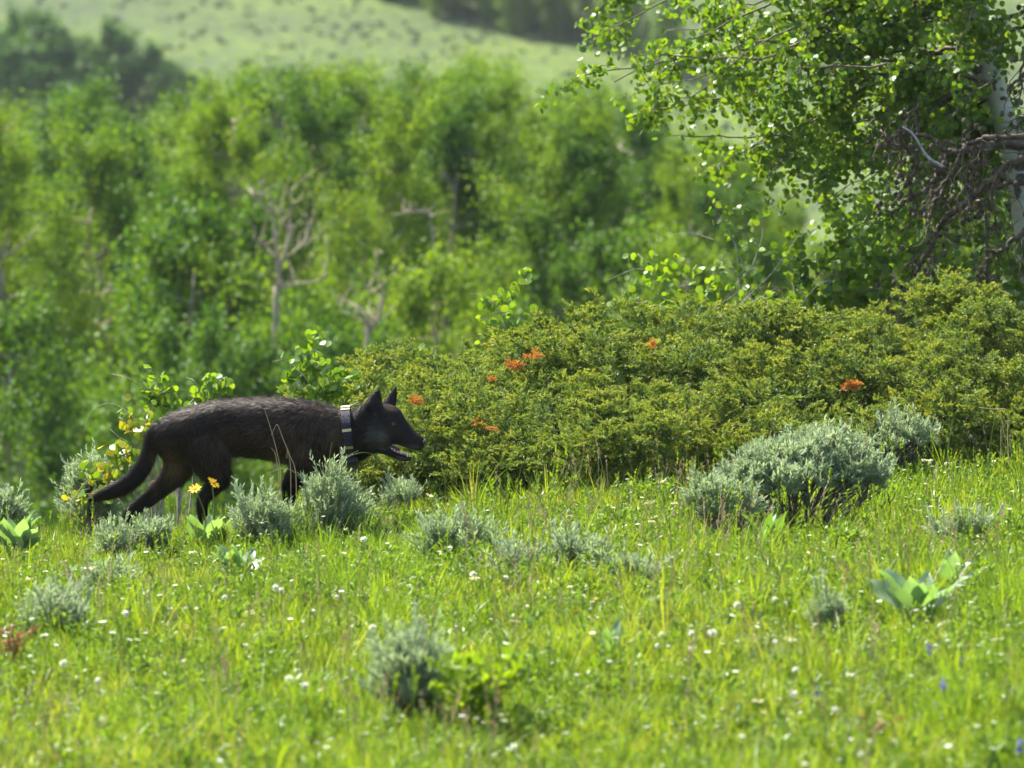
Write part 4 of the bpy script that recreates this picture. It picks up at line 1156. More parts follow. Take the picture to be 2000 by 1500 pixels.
# ------------------------------------------------------------------ dead tangled tree
def dead_tree():
    D = 28.75
    def Z(u, v): return (1650 + u / 3.334, 150 + v / 3.334)
    base = P(2075, 700, D + .3); base[2] = ground(base[0], base[1])
    root = thing('dead_tree', base, 'dead twisted grey conifer, tangled bare branches hanging beside the aspen trunk', 'dead tree')
    tb = MB(); tp = smooth_path([base + np.array((0, 0, -.1)), P(2070, 500, D + .3), P(2055, 300, D + .3), P(2050, 80, D + .3), P(2040, -150, D + .3)], k=5)
    tb.tube(tp, np.linspace(.10, .04, len(tp)), 12); tb.build('trunk', M['greybark'], root, smooth=True)
    limbs = [
        ([(1300, 380), (1040, 400), (970, 395), (880, 410), (800, 440), (770, 470), (740, 540), (690, 640), (640, 700), (600, 760), (560, 880), (540, 960)], .017, .007, -0.25),
        ([(1300, 440), (1000, 440), (870, 480), (760, 490), (670, 490), (630, 560), (600, 640), (570, 700), (480, 760), (420, 800), (300, 890)], .030, .008, 0.1),
        ([(660, 480), (600, 430), (520, 380), (440, 370), (350, 375), (280, 420), (240, 350)], .014, .005, 0.1),
        ([(480, 375), (470, 300), (480, 170)], .011, .005, 0.1),
        ([(1280, 480), (1060, 580), (1000, 640), (900, 720), (800, 810), (720, 870), (640, 940), (600, 1020), (560, 1110), (510, 1190), (470, 1270), (430, 1370), (390, 1470)], .023, .009, 0.0),
        ([(1300, 640), (1100, 690), (1000, 710), (900, 740), (820, 790)], .018, .008, 0.15),
        ([(870, 800), (920, 920), (930, 1100), (920, 1270), (930, 1400)], .014, .006, 0.1),
        ([(1300, 900), (1120, 1050), (1000, 1140), (940, 1120)], .018, .007, 0.0),
        ([(1300, 200), (1180, 260), (1110, 330)], .014, .008, 0.2), ([(1300, -80), (1150, 0), (1080, 60)], .014, .006, 0.2),
        ([(1250, -300), (1180, -150), (1130, 60)], .012, .006, .2),
        ([(860, 430), (840, 560), (810, 700), (740, 780), (720, 950)], .009, .005, -0.2),
        ([(1000, 640), (960, 760), (990, 900), (960, 1000)], .009, .005, -0.1),
        ([(360, 380), (370, 480), (360, 620)], .009, .004, 0.1), ([(470, 470), (480, 560), (440, 640), (420, 700)], .009, .004, 0.1),
    ]
    pts_all = []
    for uv, r0, r1, off in limbs:
        pth = smooth_path([P(*Z(*q), D + off + 0.03 * math.sin(i * 2.1)) for i, q in enumerate(uv)], k=6)
        pth = pth + rng.normal(0, 0.004, pth.shape)
        mb = MB(); mb.tube(pth, np.linspace(r0, r1, len(pth)), 8); lo = mb.build('limb', M['greybark'], root, smooth=True)
        pts_all.append((pth, lo))
    pale = smooth_path([P(*Z(*q), D - 0.3) for q in [(640, 585), (560, 540), (510, 480), (470, 410), (430, 360), (375, 325)]], k=6)
    mb = MB(); mb.tube(pale, np.linspace(.009, .004, len(pale)), 8); o = mb.build('bleached_limb', M['paledead'], root, smooth=True)
    o['label'] = 'bleached pale broken limb'
    for pth, lo in pts_all:       # curling dead twigs with cone-like knots
        mb = MB()
        for _ in range(int(len(pth) * 0.7)):
            p = pth[rng.integers(2, len(pth))].copy()
            d = rand_dirs(1)[0] * np.array((1, .8, .6)) + np.array((-.2, 0, -0.5)); d /= np.linalg.norm(d)
            path = [p.copy()]; st = rng.uniform(.018, .034)
            for s_ in range(rng.integers(5, 12)):
                d = d + rng.normal(0, .42, 3); d[2] -= 0.12; d /= np.linalg.norm(d)
                p = p + d * st; path.append(p.copy())
            path = np.array(path); mb.tube(path, np.linspace(.0042, .0014, len(path)), 4)
            if rng.uniform() < .55:
                ellipsoid(mb, path[-1], .013, .013, .017, None, 6, 4)
                if rng.uniform() < .5: ellipsoid(mb, path[len(path) // 2] + .01, .012, .012, .015, None, 6, 4)
        mb.build('twig_tangle', M['greybark'], lo)
dead_tree()

# ------------------------------------------------------------------ copse behind the meadow
CLF_V = np.array([(0, 0, 0), (0.42, 0.5, 0.06), (0, 1, 0), (-0.42, 0.5, 0.06)]); CLF_Q = [(0, 1, 2, 3)]

def tree_proto(h, wdt, nclump, nleaf, mat, bark, seed, leaf=0.05, low=0.06, limb_show=1.0, clump=(0.30, 0.55), top_pow=0.7):
    """one tree at the origin: trunk, limbs, clumped crown"""
    global rng
    keep_ = rng; rng = np.random.default_rng(seed)
    lean = rng.normal(0, 0.05 * h, 2)
    tp = smooth_path([(0, 0, -0.2), (lean[0] * .2 + rng.normal(0, .05), lean[1] * .2, h * .3), (lean[0] * .6, lean[1] * .6, h * .6), (lean[0], lean[1], h * .95)], k=5)
    tm = MB(); tm.tube(tp, np.linspace(0.012 * h + .015, 0.006, len(tp)), 8)
    lm = MB(); cm = MB()
    for i in range(nclump):
        f = low + (1 - low) * ((i + rng.uniform(0, 1)) / nclump)
        a = rng.uniform(0, 6.283)
        prof = (math.sin(math.pi * min(1, (f * 0.86 + 0.12))) ** top_pow)
        R = wdt * prof * rng.uniform(0.15, 1.0) ** 0.55
        c = np.array((lean[0] * f + math.cos(a) * R, lean[1] * f + math.sin(a) * R, h * f * rng.uniform(0.95, 1.02)))
        k = np.argmin(abs(tp[:, 2] - max(0.2, c[2] - R * .7)))
        if rng.uniform() < limb_show:
            lp = smooth_path([tp[k], (tp[k] + c) / 2 + rng.normal(0, .08, 3) - np.array((0, 0, .05)), c], k=3)
            lm.tube(lp, np.linspace(.004 * h, .006, len(lp)), 5, cap=False)
        r = rng.uniform(*clump) * (1 - 0.35 * f)
        m = int(nleaf / nclump * rng.uniform(.6, 1.4))
        out_ = np.array((math.cos(a), math.sin(a), 1.7)); out_ /= np.linalg.norm(out_)
        pos = c + rng.normal(0, 0.34, (m, 3)) * r * np.array((1, 1, 0.8)) + np.outer(rng.normal(0, 0.5, m) * r, out_)
        nd = rng.normal(size=(m, 3)) + np.array((0, 0, .4)); dr = rng.normal(size=(m, 3)) + np.array((0, 0, -.3))
        cm.many(CLF_V, CLF_Q, None, frames(dr, normal_hint=nd) * (leaf * rng.uniform(.7, 1.25, m))[:, None, None], pos)
    out = (tm.mesh('trunk', bark, True), lm.mesh('limbs', bark, True), cm.mesh('crown', mat))
    rng = keep_
    return out

def place_tree(pr, loc, rz, s, label, group=None, name='copse_tree', cat='tree'):
    r = thing(name, loc, label, cat, group)
    r.rotation_euler = (0, 0, rz); r.scale = s if hasattr(s, '__len__') else (s, s, s)
    link('trunk', pr[0], r, False); link('limbs', pr[1], r, False)
    link('crown', pr[2], r, False)
    return r

copse = [tree_proto(6.0, 1.35, 70, 34000, M['copse_a'], M['bgbark'], 101), tree_proto(6.0, 1.5, 76, 36000, M['copse_a'], M['bgbark'], 102),
         tree_proto(6.0, 1.25, 68, 33000, M['copse_b'], M['bgbark'], 103), tree_proto(6.0, 1.6, 78, 36000, M['copse_b'], M['bgbark'], 104)]
bushes = [tree_proto(3.2, 1.6, 48, 22000, M['copse_b'], M['bgbark'], 111, low=0.05, clump=(.3, .5)), tree_proto(3.2, 1.5, 42, 15000, M['copse_a'], M['bgbark'], 112, low=0.05, clump=(.3, .5))]

def copse_tree(px, top, d, pr, label, group, wide=1.0):
    x = P(px, top, d)[0]; z0 = float(ground(x, d)); ht = P(px, top, d)[2] - z0
    base_h = 6.0 if pr in copse else 3.2
    s = ht / base_h
    place_tree(pr, (x, d, z0), rng.uniform(0, 6.28), (s * wide, s * wide, s), label, group)

G1 = 'aspens of the copse behind the meadow'
LA = ['light green leafy tree in the back row of the dense copse', 'deep green leafy tree in the back row of the dense copse']
LB = ['light green leafy tree in the middle of the dense copse', 'deep green leafy tree in the middle of the dense copse']
G3 = 'aspens in the middle of the copse'
G2 = 'shrubs in front of the copse'
LC = ['low deep green bushy tree on the near edge of the copse', 'low light green bushy tree on the near edge of the copse']
k = 0
for px, top, d in [(-160, 250, 74), (-40, 235, 76), (80, 160, 78), (190, 225, 74), (265, 235, 79), (345, 240, 76), (430, 190, 80), (520, 140, 80), (600, 130, 82), (690, 150, 79), (780, 165, 82), (860, 140, 80), (950, 125, 83), (1040, 165, 80), (1120, 180, 82), (1210, 200, 79), (1300, 230, 82), (1390, 275, 80), (1480, 330, 82), (1570, 410, 80), (1680, 430, 78), (1800, 380, 80), (1940, 340, 78), (2080, 300, 80), (470, 165, 86), (560, 150, 87), (650, 140, 86), (740, 140, 88), (820, 145, 87), (905, 125, 89), (995, 140, 87), (1080, 160, 88), (1165, 175, 87), (1255, 215, 88), (1345, 250, 86), (130, 185, 85), (20, 210, 84), (300, 225, 85), (380, 215, 86)]:
    copse_tree(px, top, d, copse[k % 4], LA[k % 4 > 1], G1, rng.uniform(0.95, 1.2)); k += 1
for px, top, d, pi in [(-110, 270, 63, 2), (55, 235, 64, 1), (205, 245, 66, 0), (335, 330, 71, 2), (455, 185, 67, 0), (595, 165, 69, 3), (715, 215, 66, 1), (835, 185, 69, 2), (955, 165, 70, 0), (1075, 205, 67, 1), (1195, 240, 66, 2), (1305, 290, 68, 0), (1415, 345, 66, 3), (1525, 410, 68, 1), (1630, 470, 67, 0)]:
    copse_tree(px, top, d, copse[pi], LB[pi > 1], G3, rng.uniform(0.72, 0.86)); k += 1
for px, top, d in [(10, 610, 57), (330, 490, 60), (425, 415, 61), (610, 610, 56), (690, 665, 55), (1340, 470, 60), (390, 640, 55), (850, 500, 60), (1190, 470, 61)]:
    copse_tree(px, top, d, bushes[k % 2], LC[k % 2], G2, rng.uniform(0.7, 0.9)); k += 1

def bare_trunk(label, limbs, d):
    p0 = P(*limbs[0][0][0], d); g = np.array((p0[0], d, float(ground(p0[0], d))))
    root = thing('bare_tree', g, label, 'dead tree')
    for i, (pts, r0, r1) in enumerate(limbs):
        w_ = [P(p[0], p[1], d + 0.05 * math.sin(3 * j + i)) for j, p in enumerate(pts)]
        if i == 0: w_ = [g - np.array((0, 0, .2))] + w_
        pth = smooth_path(w_, k=5); mb = MB(); mb.tube(pth, 0.58 * np.linspace(r0, r1 * .5, len(pth)), 7)
        for _ in range(7):
            q0 = pth[rng.integers(3, len(pth))]; q1 = q0 + (rand_dirs(1)[0] * np.array((1, 1, .6)) + np.array((0, 0, .6))) * rng.uniform(.12, .35)
            mb.tube(smooth_path([q0, (q0 + q1) / 2 + rng.normal(0, .03, 3), q1], k=3), [.007, .006, .006, .005, .004, .003, .002], 4, cap=False)
        mb.build('trunk' if i == 0 else 'limb', M['bgbark'], root, smooth=True)
bare_trunk('bare pale forked trunk standing out before the copse, behind the wolf', [([(538, 640), (545, 560), (540, 480), (530, 410), (525, 375)], .075, .02), ([(545, 530), (560, 480), (568, 420), (570, 370)], .045, .012), ([(565, 500), (592, 475), (602, 440), (595, 395)], .03, .01), ([(530, 420), (505, 395), (490, 375)], .028, .01), ([(540, 505), (515, 480), (495, 465)], .025, .008), ([(548, 560), (580, 555), (625, 545), (640, 510)], .03, .012), ([(565, 450), (552, 430), (548, 410)], .02, .008)], 57.0)
bare_trunk('bare crooked pale trunk with a low fork beside the juniper tip', [([(717, 690), (722, 650), (742, 615), (748, 570), (738, 530), (732, 490)], .05, .015), ([(720, 650), (705, 610), (680, 590), (655, 590)], .04, .01), ([(722, 640), (735, 618)], .02, .01), ([(745, 575), (715, 570)], .015, .008)], 54.0)
bare_trunk('bare pale trunk with broken elbow branch in mid copse', [([(850, 560), (848, 480), (842, 440), (838, 412)], .04, .022), ([(840, 413), (805, 414), (768, 420)], .025, .02)], 62.0)

# ------------------------------------------------------------------ far hillside trees and brush
fars = [tree_proto(5.0, 1.7, 60, 9000, M['far_leaf'], M['bgbark'], 201, leaf=0.14, clump=(.4, .75)), tree_proto(5.0, 1.5, 56, 8600, M['far_leaf'], M['bgbark'], 202, leaf=0.14, clump=(.4, .7))]
woods = [tree_proto(9.0, 1.5, 60, 5000, M['wood_leaf'], M['bgbark'], 211, limb_show=0.2, leaf=0.17, low=0.04, clump=(.5, .9)), tree_proto(9.0, 1.3, 56, 4800, M['wood_leaf'], M['bgbark'], 212, limb_show=0.2, leaf=0.17, low=0.06, clump=(.5, .9))]
for i, (px, py, ht) in enumerate([(-60, 270, 3.6), (20, 230, 3.3), (75, 245, 3.6), (120, 250, 2.8), (160, 215, 2.4), (205, 245, 3.2), (250, 245, 2.9), (300, 248, 2.6), (345, 250, 2.2), (385, 262, 1.9), (-20, 330, 4.2), (60, 330, 3.8)]):
    g = Pg(px, py + 12)
    place_tree(fars[i % 2], g, rng.uniform(0, 6.28), ht * 1.35 / 5.0, 'dark shrubby tree in the thicket at the foot of the grassy hill', 'thicket at the foot of the hill', 'hillside_tree')
for i in range(44):
    f = rng.uniform(0, 1); off = abs(rng.normal(0, 1))
    px = 720 + f * 620 + rng.normal(0, 10); py = 2 + f * 165 - 10 - off * 34 * (0.5 + f)
    if py < -75: continue
    g = Pg(px, py)
    place_tree(woods[i % 2], g, rng.uniform(0, 6.28), rng.uniform(0.36, 0.6), 'pale-trunked aspen in the wood on the upper hillside', 'aspen wood on the upper hillside', 'hillside_aspen')

def hill_brush():
    b = MB()
    for i in range(150):
        d = rand_dirs(1)[0]; d[2] = abs(d[2]); 
        b.many(CLF_V, CLF_Q, None, frames(rand_dirs(1)) * 0.16, np.array([d * np.array((.42, .42, .36)) * rng.uniform(.5, 1)]))
    pr = pieces('brush', [proto('brush_piece', b, M['sage_far'])])
    n = 6500
    x = rng.uniform(-34, 30, n); y = rng.uniform(214, 275, n)
    keep = noise2(x, y, 0.14, 3.0) + rng.normal(0, 0.5, n) > 0.1
    x, y = x[keep], y[keep]; n = len(x)
    scatter('hillside_sagebrush', np.stack([x, y, ground(x, y)], -1), np.stack([np.zeros(n), np.zeros(n), rng.uniform(0, 6.28, n)], -1), rng.uniform(0.15, 0.45, n), np.zeros(n, int), pr)
M['sage_far'] = leaf_mat('far sagebrush', [(0.08, 0.105, 0.068), (0.115, 0.14, 0.09)], (1, 1, 0.8), 0.2, 0.8, 0.1)
hill_brush()

# ------------------------------------------------------------------ broad-leaved plants (each leaf a part)
def broad_leaf_mesh(name, mat, wavy=0.035, wr=0.25):
    b = MB(); n = 12
    V = []
    for i in range(n + 1):
        t = i / n
        wv = wr * (math.sin(math.pi * min(1, t * 0.94 + 0.10)) ** 0.9) * (1.25 - 0.55 * t)
        if i == n: wv = 0.004
        z = 0.12 * t - 0.26 * t * t
        V += [(-wv, t, z + wavy * math.sin(t * 9) + 0.10 * wv), (0, t, z - 0.02), (wv, t, z + wavy * math.cos(t * 8 + 1) + 0.10 * wv)]
    q = []
    for i in range(n):
        q += [(3 * i, 3 * i + 1, 3 * i + 4, 3 * i + 3), (3 * i + 1, 3 * i + 2, 3 * i + 5, 3 * i + 4)]
    b.add(np.array(V), q)
    b.tube([(0, -0.4, -0.16), (0, 0, 0)], 0.02, 5, cap=False)
    return b.mesh(name, mat, smooth=True)
bl = [broad_leaf_mesh('broad_leaf', M['root_leaf']), broad_leaf_mesh('broad_leaf_wavy', M['root_leaf'], 0.05, 0.29), broad_leaf_mesh('broad_leaf_narrow', M['root_green'], 0.03, 0.16)]

def broad_plant(base, label, n, size, meshes, spread=0.55, name='broad_leaved_plant', cat='plant', flowers=()):
    base = np.array(base, float)
    root = thing(name, base, label, cat)
    for i in range(n):
        a = 6.283 * (i + rng.uniform(0, .7)) / n; t = rng.uniform(0.15, 1.0) * spread + 0.12
        d = np.array((math.sin(t) * math.cos(a), math.sin(t) * math.sin(a), math.cos(t)))
        nh = np.array((-math.cos(a), -math.sin(a), 0.6)) + rng.normal(0, .35, 3)
        m = frames(d[None], normal_hint=nh[None])[0] * (size * rng.uniform(.7, 1.15))
        p = base + d * size * 0.42 + np.array((rng.normal(0, .02), rng.normal(0, .02), 0.02))
        leaf_objects(root, [p], [m], meshes[i % len(meshes)])
    for (c, nrm) in flowers:
        c = np.array(c); nrm = np.array(nrm, float); nrm /= np.linalg.norm(nrm)
        db = MB(); R = frames(np.array([np.cross(nrm, (0.3, 0, 1))]), normal_hint=nrm[None])[0]
        ellipsoid(db, c, .012, .012, .006, R, 10, 6); fl = db.build('flower', M['disc_o'], root, smooth=True)
        for j in range(12):
            aa = 6.283 * j / 12 + rng.normal(0, .08); dr = R @ np.array((math.cos(aa), math.sin(aa), 0.18))
            mm = frames(dr[None], normal_hint=nrm[None])[0]
            pb = MB(); pb.add((LEAFQ_V * np.array((.42, 1, 1)) * rng.uniform(.024, .033)) @ mm.T + c + dr * .006, LEAFQ_Q)
            pb.build('petal', M['petal_y'], fl)
        sb = MB(); sb.tube(smooth_path([base, (base + c) / 2 + np.array((.02, 0, .02)), c - nrm * .006], k=4), .0028, 5); sb.build('flower_stem', M['stem_g'], root)
    return root

g = Pg(40, 1100); broad_plant(g, 'rosette of broad upright green leaves at the left meadow edge', 16, .15, [bl[0], bl[1]], .7)
g = Pg(452, 1140); broad_plant(g, 'clump of broad pale-green leaves in open grass below the wolf', 14, .11, [bl[0], bl[1]], .8)
g = np.array((P(402, 1010, 24.5)[0], 24.5, 0)); g[2] = ground(g[0], g[1])
broad_plant(g, 'balsamroot with two yellow flowers at the hind foot of the wolf', 9, .13, [bl[1], bl[0]], .8, 'balsamroot', 'flower', [(P(381, 955, 24.45), (-.35, -.6, .7)), (P(416, 944, 24.5), (.6, -.4, .6))])
g = Pg(1790, 1225); broad_plant(g, 'silvery plant with big folded broad leaves in the right meadow', 11, .165, [bl[1]], .85)
g = Pg(1870, 1165); broad_plant(g, 'small silvery wavy-leaved plant next to the big folded one', 8, .12, [bl[1]], .7)
g = Pg(1490, 1095); broad_plant(g, 'plant with dark lance-shaped leaves in the shade of the largest sagebrush', 9, .16, [bl[2]], .6)
g = Pg(1190, 1310); broad_plant(g, 'single blurred blue-green leaf plant standing in the lower meadow', 3, .12, [bl[0]], .2)

def lime_forb(base, label, h, wdt, n, mat='limeforb', leaf=(.03, .055)):
    root = thing('leafy_forb', base, label, 'plant')
    base = np.array(base)
    for i in range(n):
        a = rng.uniform(0, 6.283); r = wdt * rng.uniform(0, 1) ** .5
        e = base + np.array((math.cos(a) * r, math.sin(a) * r, h * rng.uniform(.6, 1)))
        pth = smooth_path([base + np.array((math.cos(a), math.sin(a), 0)) * r * .3, (base + e) / 2 + np.array((0, 0, .02)), e], k=4)
        mb = MB(); mb.tube(pth, .0022, 4)
        m = 15
        ii = rng.integers(3, len(pth), m); tg = np.array((0, 0, 1.0))
        mb.many(LEAFQ_V * np.array((.55, 1, 1)), LEAFQ_Q, None, frames(rand_dirs(m) + tg * .7) * rng.uniform(*leaf, m)[:, None, None], pth[ii] + rng.normal(0, .004, (m, 3)))
        mb.build('stem', M[mat], root)
lime_forb(Pg(925, 1445), 'bright lime-green leafy forb beside the tall blurred sagebrush', .27, .17, 46)

lime_forb(Pg(25, 1310), 'reddish-brown dried forb below the dusky sagebrush at the meadow side', .16, .10, 14, 'reddry', (.012, .025))
lime_forb(Pg(110, 1260), 'small rust-coloured dried forb in front of the dusky sagebrush', .12, .05, 8, 'reddry', (.012, .022))
lime_forb(Pg(1715, 1465), 'low rust-red withered forb in the blurred lower meadow', .10, .08, 12, 'reddry', (.012, .025))
lime_forb(Pg(1660, 1090), 'green leafy forb growing in the shade of the largest sagebrush', .11, .12, 16, 'forb', (.025, .045))
lime_forb(Pg(450, 1075), 'low green leafy forb between the balsamroot and the belly sagebrush', .09, .10, 12, 'forb', (.02, .035))

# ------------------------------------------------------------------ wildflowers and stalks, one by one
def seed_head_proto(headmat, r, label, cat, name, shape='ball'):
    root = thing(name, (0, 0, -50), label, cat)
    sb = MB(); sb.tube(smooth_path([(0, 0, -.02), (.006, 0, .06), (.002, .004, .12)], k=3), .0014, 4); sb.build('stem', M['stem_g'], root, world=False)
    hb = MB()
    if shape == 'ball':
        m = 60; d = rand_dirs(m)
        hb.many(np.array([(-.10, 0, 0), (.10, 0, 0), (.16, .9, .05), (-.16, 1.0, -.05)]), [(0, 1, 2, 3)], None, frames(d) * r, np.tile((.002, .004, .12 + r * .6), (m, 1)))
        ellipsoid(hb, (.002, .004, .12 + r * .5), r * .3, r * .3, r * .3, None, 6, 4)
    elif shape == 'flat':
        for i in range(16):
            a = rng.uniform(0, 6.283); q = r * rng.uniform(0, 1) ** .5
            ellipsoid(hb, (.002 + math.cos(a) * q, .004 + math.sin(a) * q, .12 + rng.uniform(0, .006)), .0055, .0055, .004, None, 5, 3)
    elif shape == 'spike':
        for i in range(18):
            a = rng.uniform(0, 6.283); z = rng.uniform(0, r * 2.6); q = r * .42 * (1 - z / (r * 4))
            d = np.array((math.cos(a), math.sin(a), .3))
            hb.many(LEAFQ_V, LEAFQ_Q, None, frames(d[None]) * r * .75, np.array([(.002 + math.cos(a) * q * .3, .004 + math.sin(a) * q * .3, .10 + z)]))
    elif shape == 'daisy':
        for j in range(9):
            a = 6.283 * j / 9; d = np.array((math.cos(a), math.sin(a), .35))
            hb.many(LEAFQ_V * np.array((.8, 1, 1)), LEAFQ_Q, None, frames(d[None], normal_hint=np.array([(0, 0, 1.0)])) * r, np.array([(.002, .004, .12)]))
        ellipsoid(hb, (.002, .004, .123), r * .3, r * .3, r * .2, None, 6, 4)
    hb.build('flower_head', headmat, root, world=False)
    return root

def spread(pr, pts, sc, label=None, group=None):
    first = True
    for (px, py), s in zip(pts, sc):
        # the pixel is the flower head: lift the base so that the head lands there
        d = Pg(px, py + 120 * s / 0.12 * 0.12 * F / 24 / 1000 * 1.0 * 1000 / 1000)[1] if False else None
        g = Pg(px, py); 
        for _ in range(4):
            need = 0.12 * s * F / g[1]
            g = Pg(px, py + need)
        if first:
            pr.location = Vector(g); pr.scale = (s, s, s); pr.rotation_euler = (rng.normal(0, .1), rng.normal(0, .1), rng.uniform(0, 6.28)); first = False
            if label: pr['label'] = label
            if group: pr['group'] = group
        else:
            copy_thing(pr, g, rng.uniform(0, 6.28), s, label, group, (rng.normal(0, .12), rng.normal(0, .12)))

dand = seed_head_proto(M['white_f'], .016, 'white fluffy dandelion seed head standing in the meadow grass', 'flower', 'dandelion')
pts = [(708, 1058), (410, 1042), (590, 1312), (598, 1343), (555, 1330), (560, 1345), (995, 1463), (958, 1478), (1552, 1358), (1555, 1312), (1288, 1243), (1347, 1240), (1388, 1240), (530, 1152), (545, 1155), (297, 1178), (440, 1170), (985, 1132), (960, 1130), (930, 1125), (770, 1492), (1697, 1453), (1505, 1255), (655, 1170), (1437, 1185), (1390, 1240), (1295, 1262), (125, 1300), (205, 1330), (232, 1200), (1510, 1175), (1640, 1390), (1345, 1272), (1690, 1478), (735, 1230)]
spread(dand, pts, rng.uniform(.55, 1.0, len(pts)), None, 'dandelion seed heads in the meadow')
wf = seed_head_proto(M['white_f'], .011, 'tiny white flower on a thin stem in the meadow grass', 'flower', 'white_flower', 'daisy')
pts = [(rng.uniform(0, 2000), 985 + 515 * rng.uniform(0, 1) ** 1.4) for _ in range(150)] + [(rng.uniform(0, 420), rng.uniform(1000, 1260)) for _ in range(45)] + [(rng.uniform(1740, 1990), rng.uniform(895, 1010)) for _ in range(30)]
spread(wf, pts, rng.uniform(.6, 1.25, len(pts)), None, 'small white meadow flowers')
uf = seed_head_proto(M['cream_f'], .022, 'flat cream flower cluster on a stem in the meadow grass', 'flower', 'cream_umbel', 'flat')
pts = [(1318, 985), (1262, 985), (1268, 1020), (1310, 940), (1810, 900), (1690, 920), (820, 965), (720, 965), (640, 980), (340, 1005), (130, 1098), (180, 1110), (60, 1130), (1110, 1010), (480, 1195), (1530, 1250), (1000, 1215), (1290, 1010), (1860, 905), (1960, 1250), (380, 1080), (930, 1130), (1480, 1370)]
spread(uf, pts, rng.uniform(.85, 1.3, len(pts)), None, 'cream flower clusters in the meadow')
for lab, (px, py), s in [('blue flower spike beside the sagebrush at the wolf hind foot', (212, 1045), .8), ('tall dark blue flower spike in the right meadow', (1823, 1268), 1.0), ('small blue flower close beside the tall dark blue spike', (1874, 1290), .6), ('bright violet-blue flower spike alone in lower meadow', (1595, 1350), .9), ('faded dark flower spike below the tall blue one', (1853, 1335), 1.0), ('dark blue flower spike near the lower right corner', (1980, 1455), 1.1), ('small withered blue flower spike in lower right meadow', (1828, 1375), .7)]:
    bf = seed_head_proto(M['blue_f'], .015, lab, 'flower', 'blue_flower', 'spike'); spread(bf, [(px, py)], [s])
of = seed_head_proto(M['orange_f'], .013, 'small orange-yellow flower in the meadow grass', 'flower', 'orange_flower', 'daisy')
pts = [(1577, 1082), (1125, 1193), (1165, 1168), (366, 1228), (8, 1102), (150, 980), (1240, 950), (868, 945), (716, 1110)]
spread(of, pts, [.8] * len(pts), None, 'small orange flowers in the meadow')

def stalk(name, label, pts, d, r, mat, group=None, head=0, cat='stalk'):
    w_ = [P(p[0], p[1], d + rng.normal(0, .01)) for p in pts]
    g = w_[0].copy(); g[2] = min(g[2], float(ground(g[0], g[1])))
    root = thing(name, g, label, cat, group)
    pth = smooth_path([g - np.array((0, 0, .01))] + w_ if g[2] < w_[0][2] - .02 else w_, k=6)
    mb = MB(); mb.tube(pth, np.linspace(r, r * .45, len(pth)), 5); mb.build('stem', M[mat], root)
    if head:
        hb = MB(); m = head; e = pth[-1]; tg = pth[-1] - pth[-3]; tg /= np.linalg.norm(tg)
        hb.many(LEAFQ_V * np.array((.5, 1, 1)), LEAFQ_Q, None, frames(rand_dirs(m) * .5 + tg) * .014, e - np.outer(rng.uniform(0, .07, m), tg)); hb.build('seed_head', M[mat], root)
stalk('dry_stem', 'thin dry tan stem crossing the flank of the wolf', [(548, 930), (540, 880), (528, 835), (517, 800)], 24.7, .0022, 'dry')
stalk('dry_stem', 'bent dry stem with a sharp crook against the wolf side', [(578, 930), (566, 890), (552, 855), (542, 830), (535, 838), (530, 850)], 24.7, .0022, 'dry')
stalk('dry_stem', 'curled pale dry stem before the belly of the wolf', [(545, 935), (541, 905), (537, 885), (530, 875)], 24.65, .002, 'dry')
stalk('dry_stem', 'short dry stem hooked beside the sagebrush at the wolf chest', [(568, 930), (566, 900), (562, 880), (560, 895)], 24.65, .002, 'dry')
stalk('straw', 'snapped pale straw lying across tall grass by the darker juniper', [(1970, 900), (1968, 850), (1967, 803), (1940, 799), (1912, 796)], 26.2, .0028, 'dry')
stalk('fallen_stick', 'short bleached stick lying in grass at the juniper foot', [(1196, 951), (1215, 950), (1240, 952)], 25.7, .004, 'dry', cat='stick')
stalk('dry_stem', 'tall dry seed stalk on the left meadow edge with bent top', [(140, 990), (160, 950), (178, 935), (172, 950)], 25.5, .002, 'dry')
stalk('dry_stem', 'long pale dry stem lying slantwise in blurred lower meadow', [(320, 1392), (285, 1365), (248, 1335)], 18.9, .0035, 'dry')
stalk('dry_stem', 'second pale dry stem slanting in blurred lower meadow', [(440, 1352), (405, 1325), (375, 1300)], 19.2, .0035, 'dry')
stalk('dark_stem', 'dark upright withered stem in the lower meadow', [(607, 1450), (602, 1400), (598, 1350)], 18.0, .004, 'reddry')
stalk('dark_stem', 'thin dark withered stem in mid meadow below the wolf', [(548, 1135), (542, 1080), (525, 1025)], 23.2, .0022, 'reddry')
stalk('dark_stem', 'reddish stem behind the largest sagebrush shadow edge', [(1425, 1110), (1427, 1070), (1428, 1050)], 23.3, .003, 'reddry')
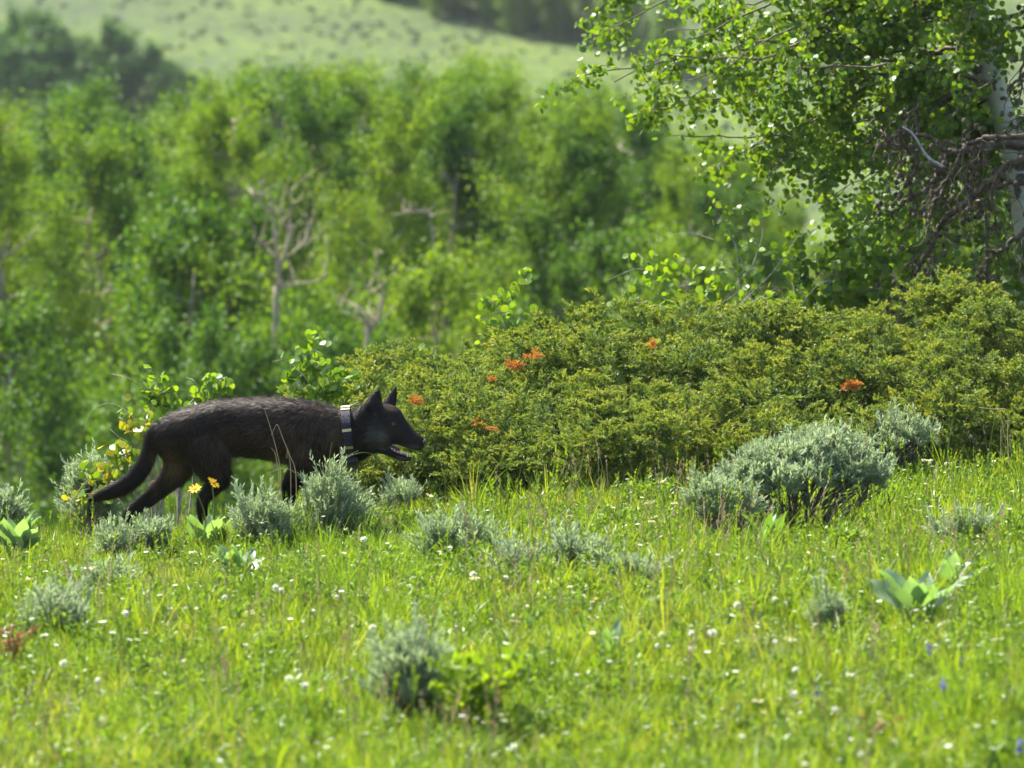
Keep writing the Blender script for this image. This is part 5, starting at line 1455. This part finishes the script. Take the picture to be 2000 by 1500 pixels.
stalk('red_stem', 'thin red flower stem rising in front of the big folded leaves', [(1905, 1200), (1895, 1140), (1888, 1100)], 22.5, .002, 'reddry')
for i, (px, py, top, bend) in enumerate([(890, 960, 885, 12), (1065, 965, 890, -10), (1340, 950, 830, 4), (1365, 950, 850, -3), (1395, 955, 880, -12), (1120, 960, 905, 18), (1300, 955, 900, 14), (870, 955, 890, -14), (1010, 965, 905, 10), (1160, 960, 900, -16), (1440, 950, 880, 22), (1240, 960, 905, 12), (780, 960, 900, 25), (930, 965, 900, 16), (1960, 900, 780, -12), (1930, 905, 810, 15), (1850, 910, 820, 10), (1350, 960, 905, 20)]):
    stalk('tall_grass_stem', 'tall green grass stem rising against the dark juniper foot', [(px, py), (px + bend * .35, (py + top) / 2), (px + bend, top)], 25.55 + rng.uniform(0, .2), .0022, 'stem_g', 'tall grass stems at the juniper foot', 10 if i % 2 else 0, 'grass')
for pts in ([(640, 985), (660, 910), (700, 885), (735, 890), (760, 915)], [(630, 985), (640, 920), (670, 895), (700, 880)], [(600, 985), (590, 940), (560, 915), (520, 925)], [(660, 985), (667, 920), (663, 870)], [(625, 985), (640, 915), (648, 862)]):
    stalk('grass_blade', 'long arching green grass blade before the wolf chest', pts, 24.45, .0026, 'stem_g', 'arching grass blades before the wolf', 0, 'grass')

# ------------------------------------------------------------------ summer haze
def haze():
    b = MB()
    x0, x1, y0, y1, z0, z1 = -450, 450, -30, 720, -12, 150
    V = [(x, y, z) for z in (z0, z1) for y in (y0, y1) for x in (x0, x1)]
    b.add(np.array(V, float), [(0, 2, 3, 1), (4, 5, 7, 6), (0, 1, 5, 4), (2, 6, 7, 3), (0, 4, 6, 2), (1, 3, 7, 5)])
    m, n = new_mat('haze')
    v = n.nodes.new('ShaderNodeVolumePrincipled'); v.inputs['Color'].default_value = (0.86, 0.92, 1.0, 1)
    v.inputs['Density'].default_value = 0.00011; v.inputs['Anisotropy'].default_value = 0.3
    o = n.nodes.new('ShaderNodeOutputMaterial'); n.links.new(v.outputs[0], o.inputs['Volume'])
    tag(b.build('haze', m), kind='stuff')
haze()
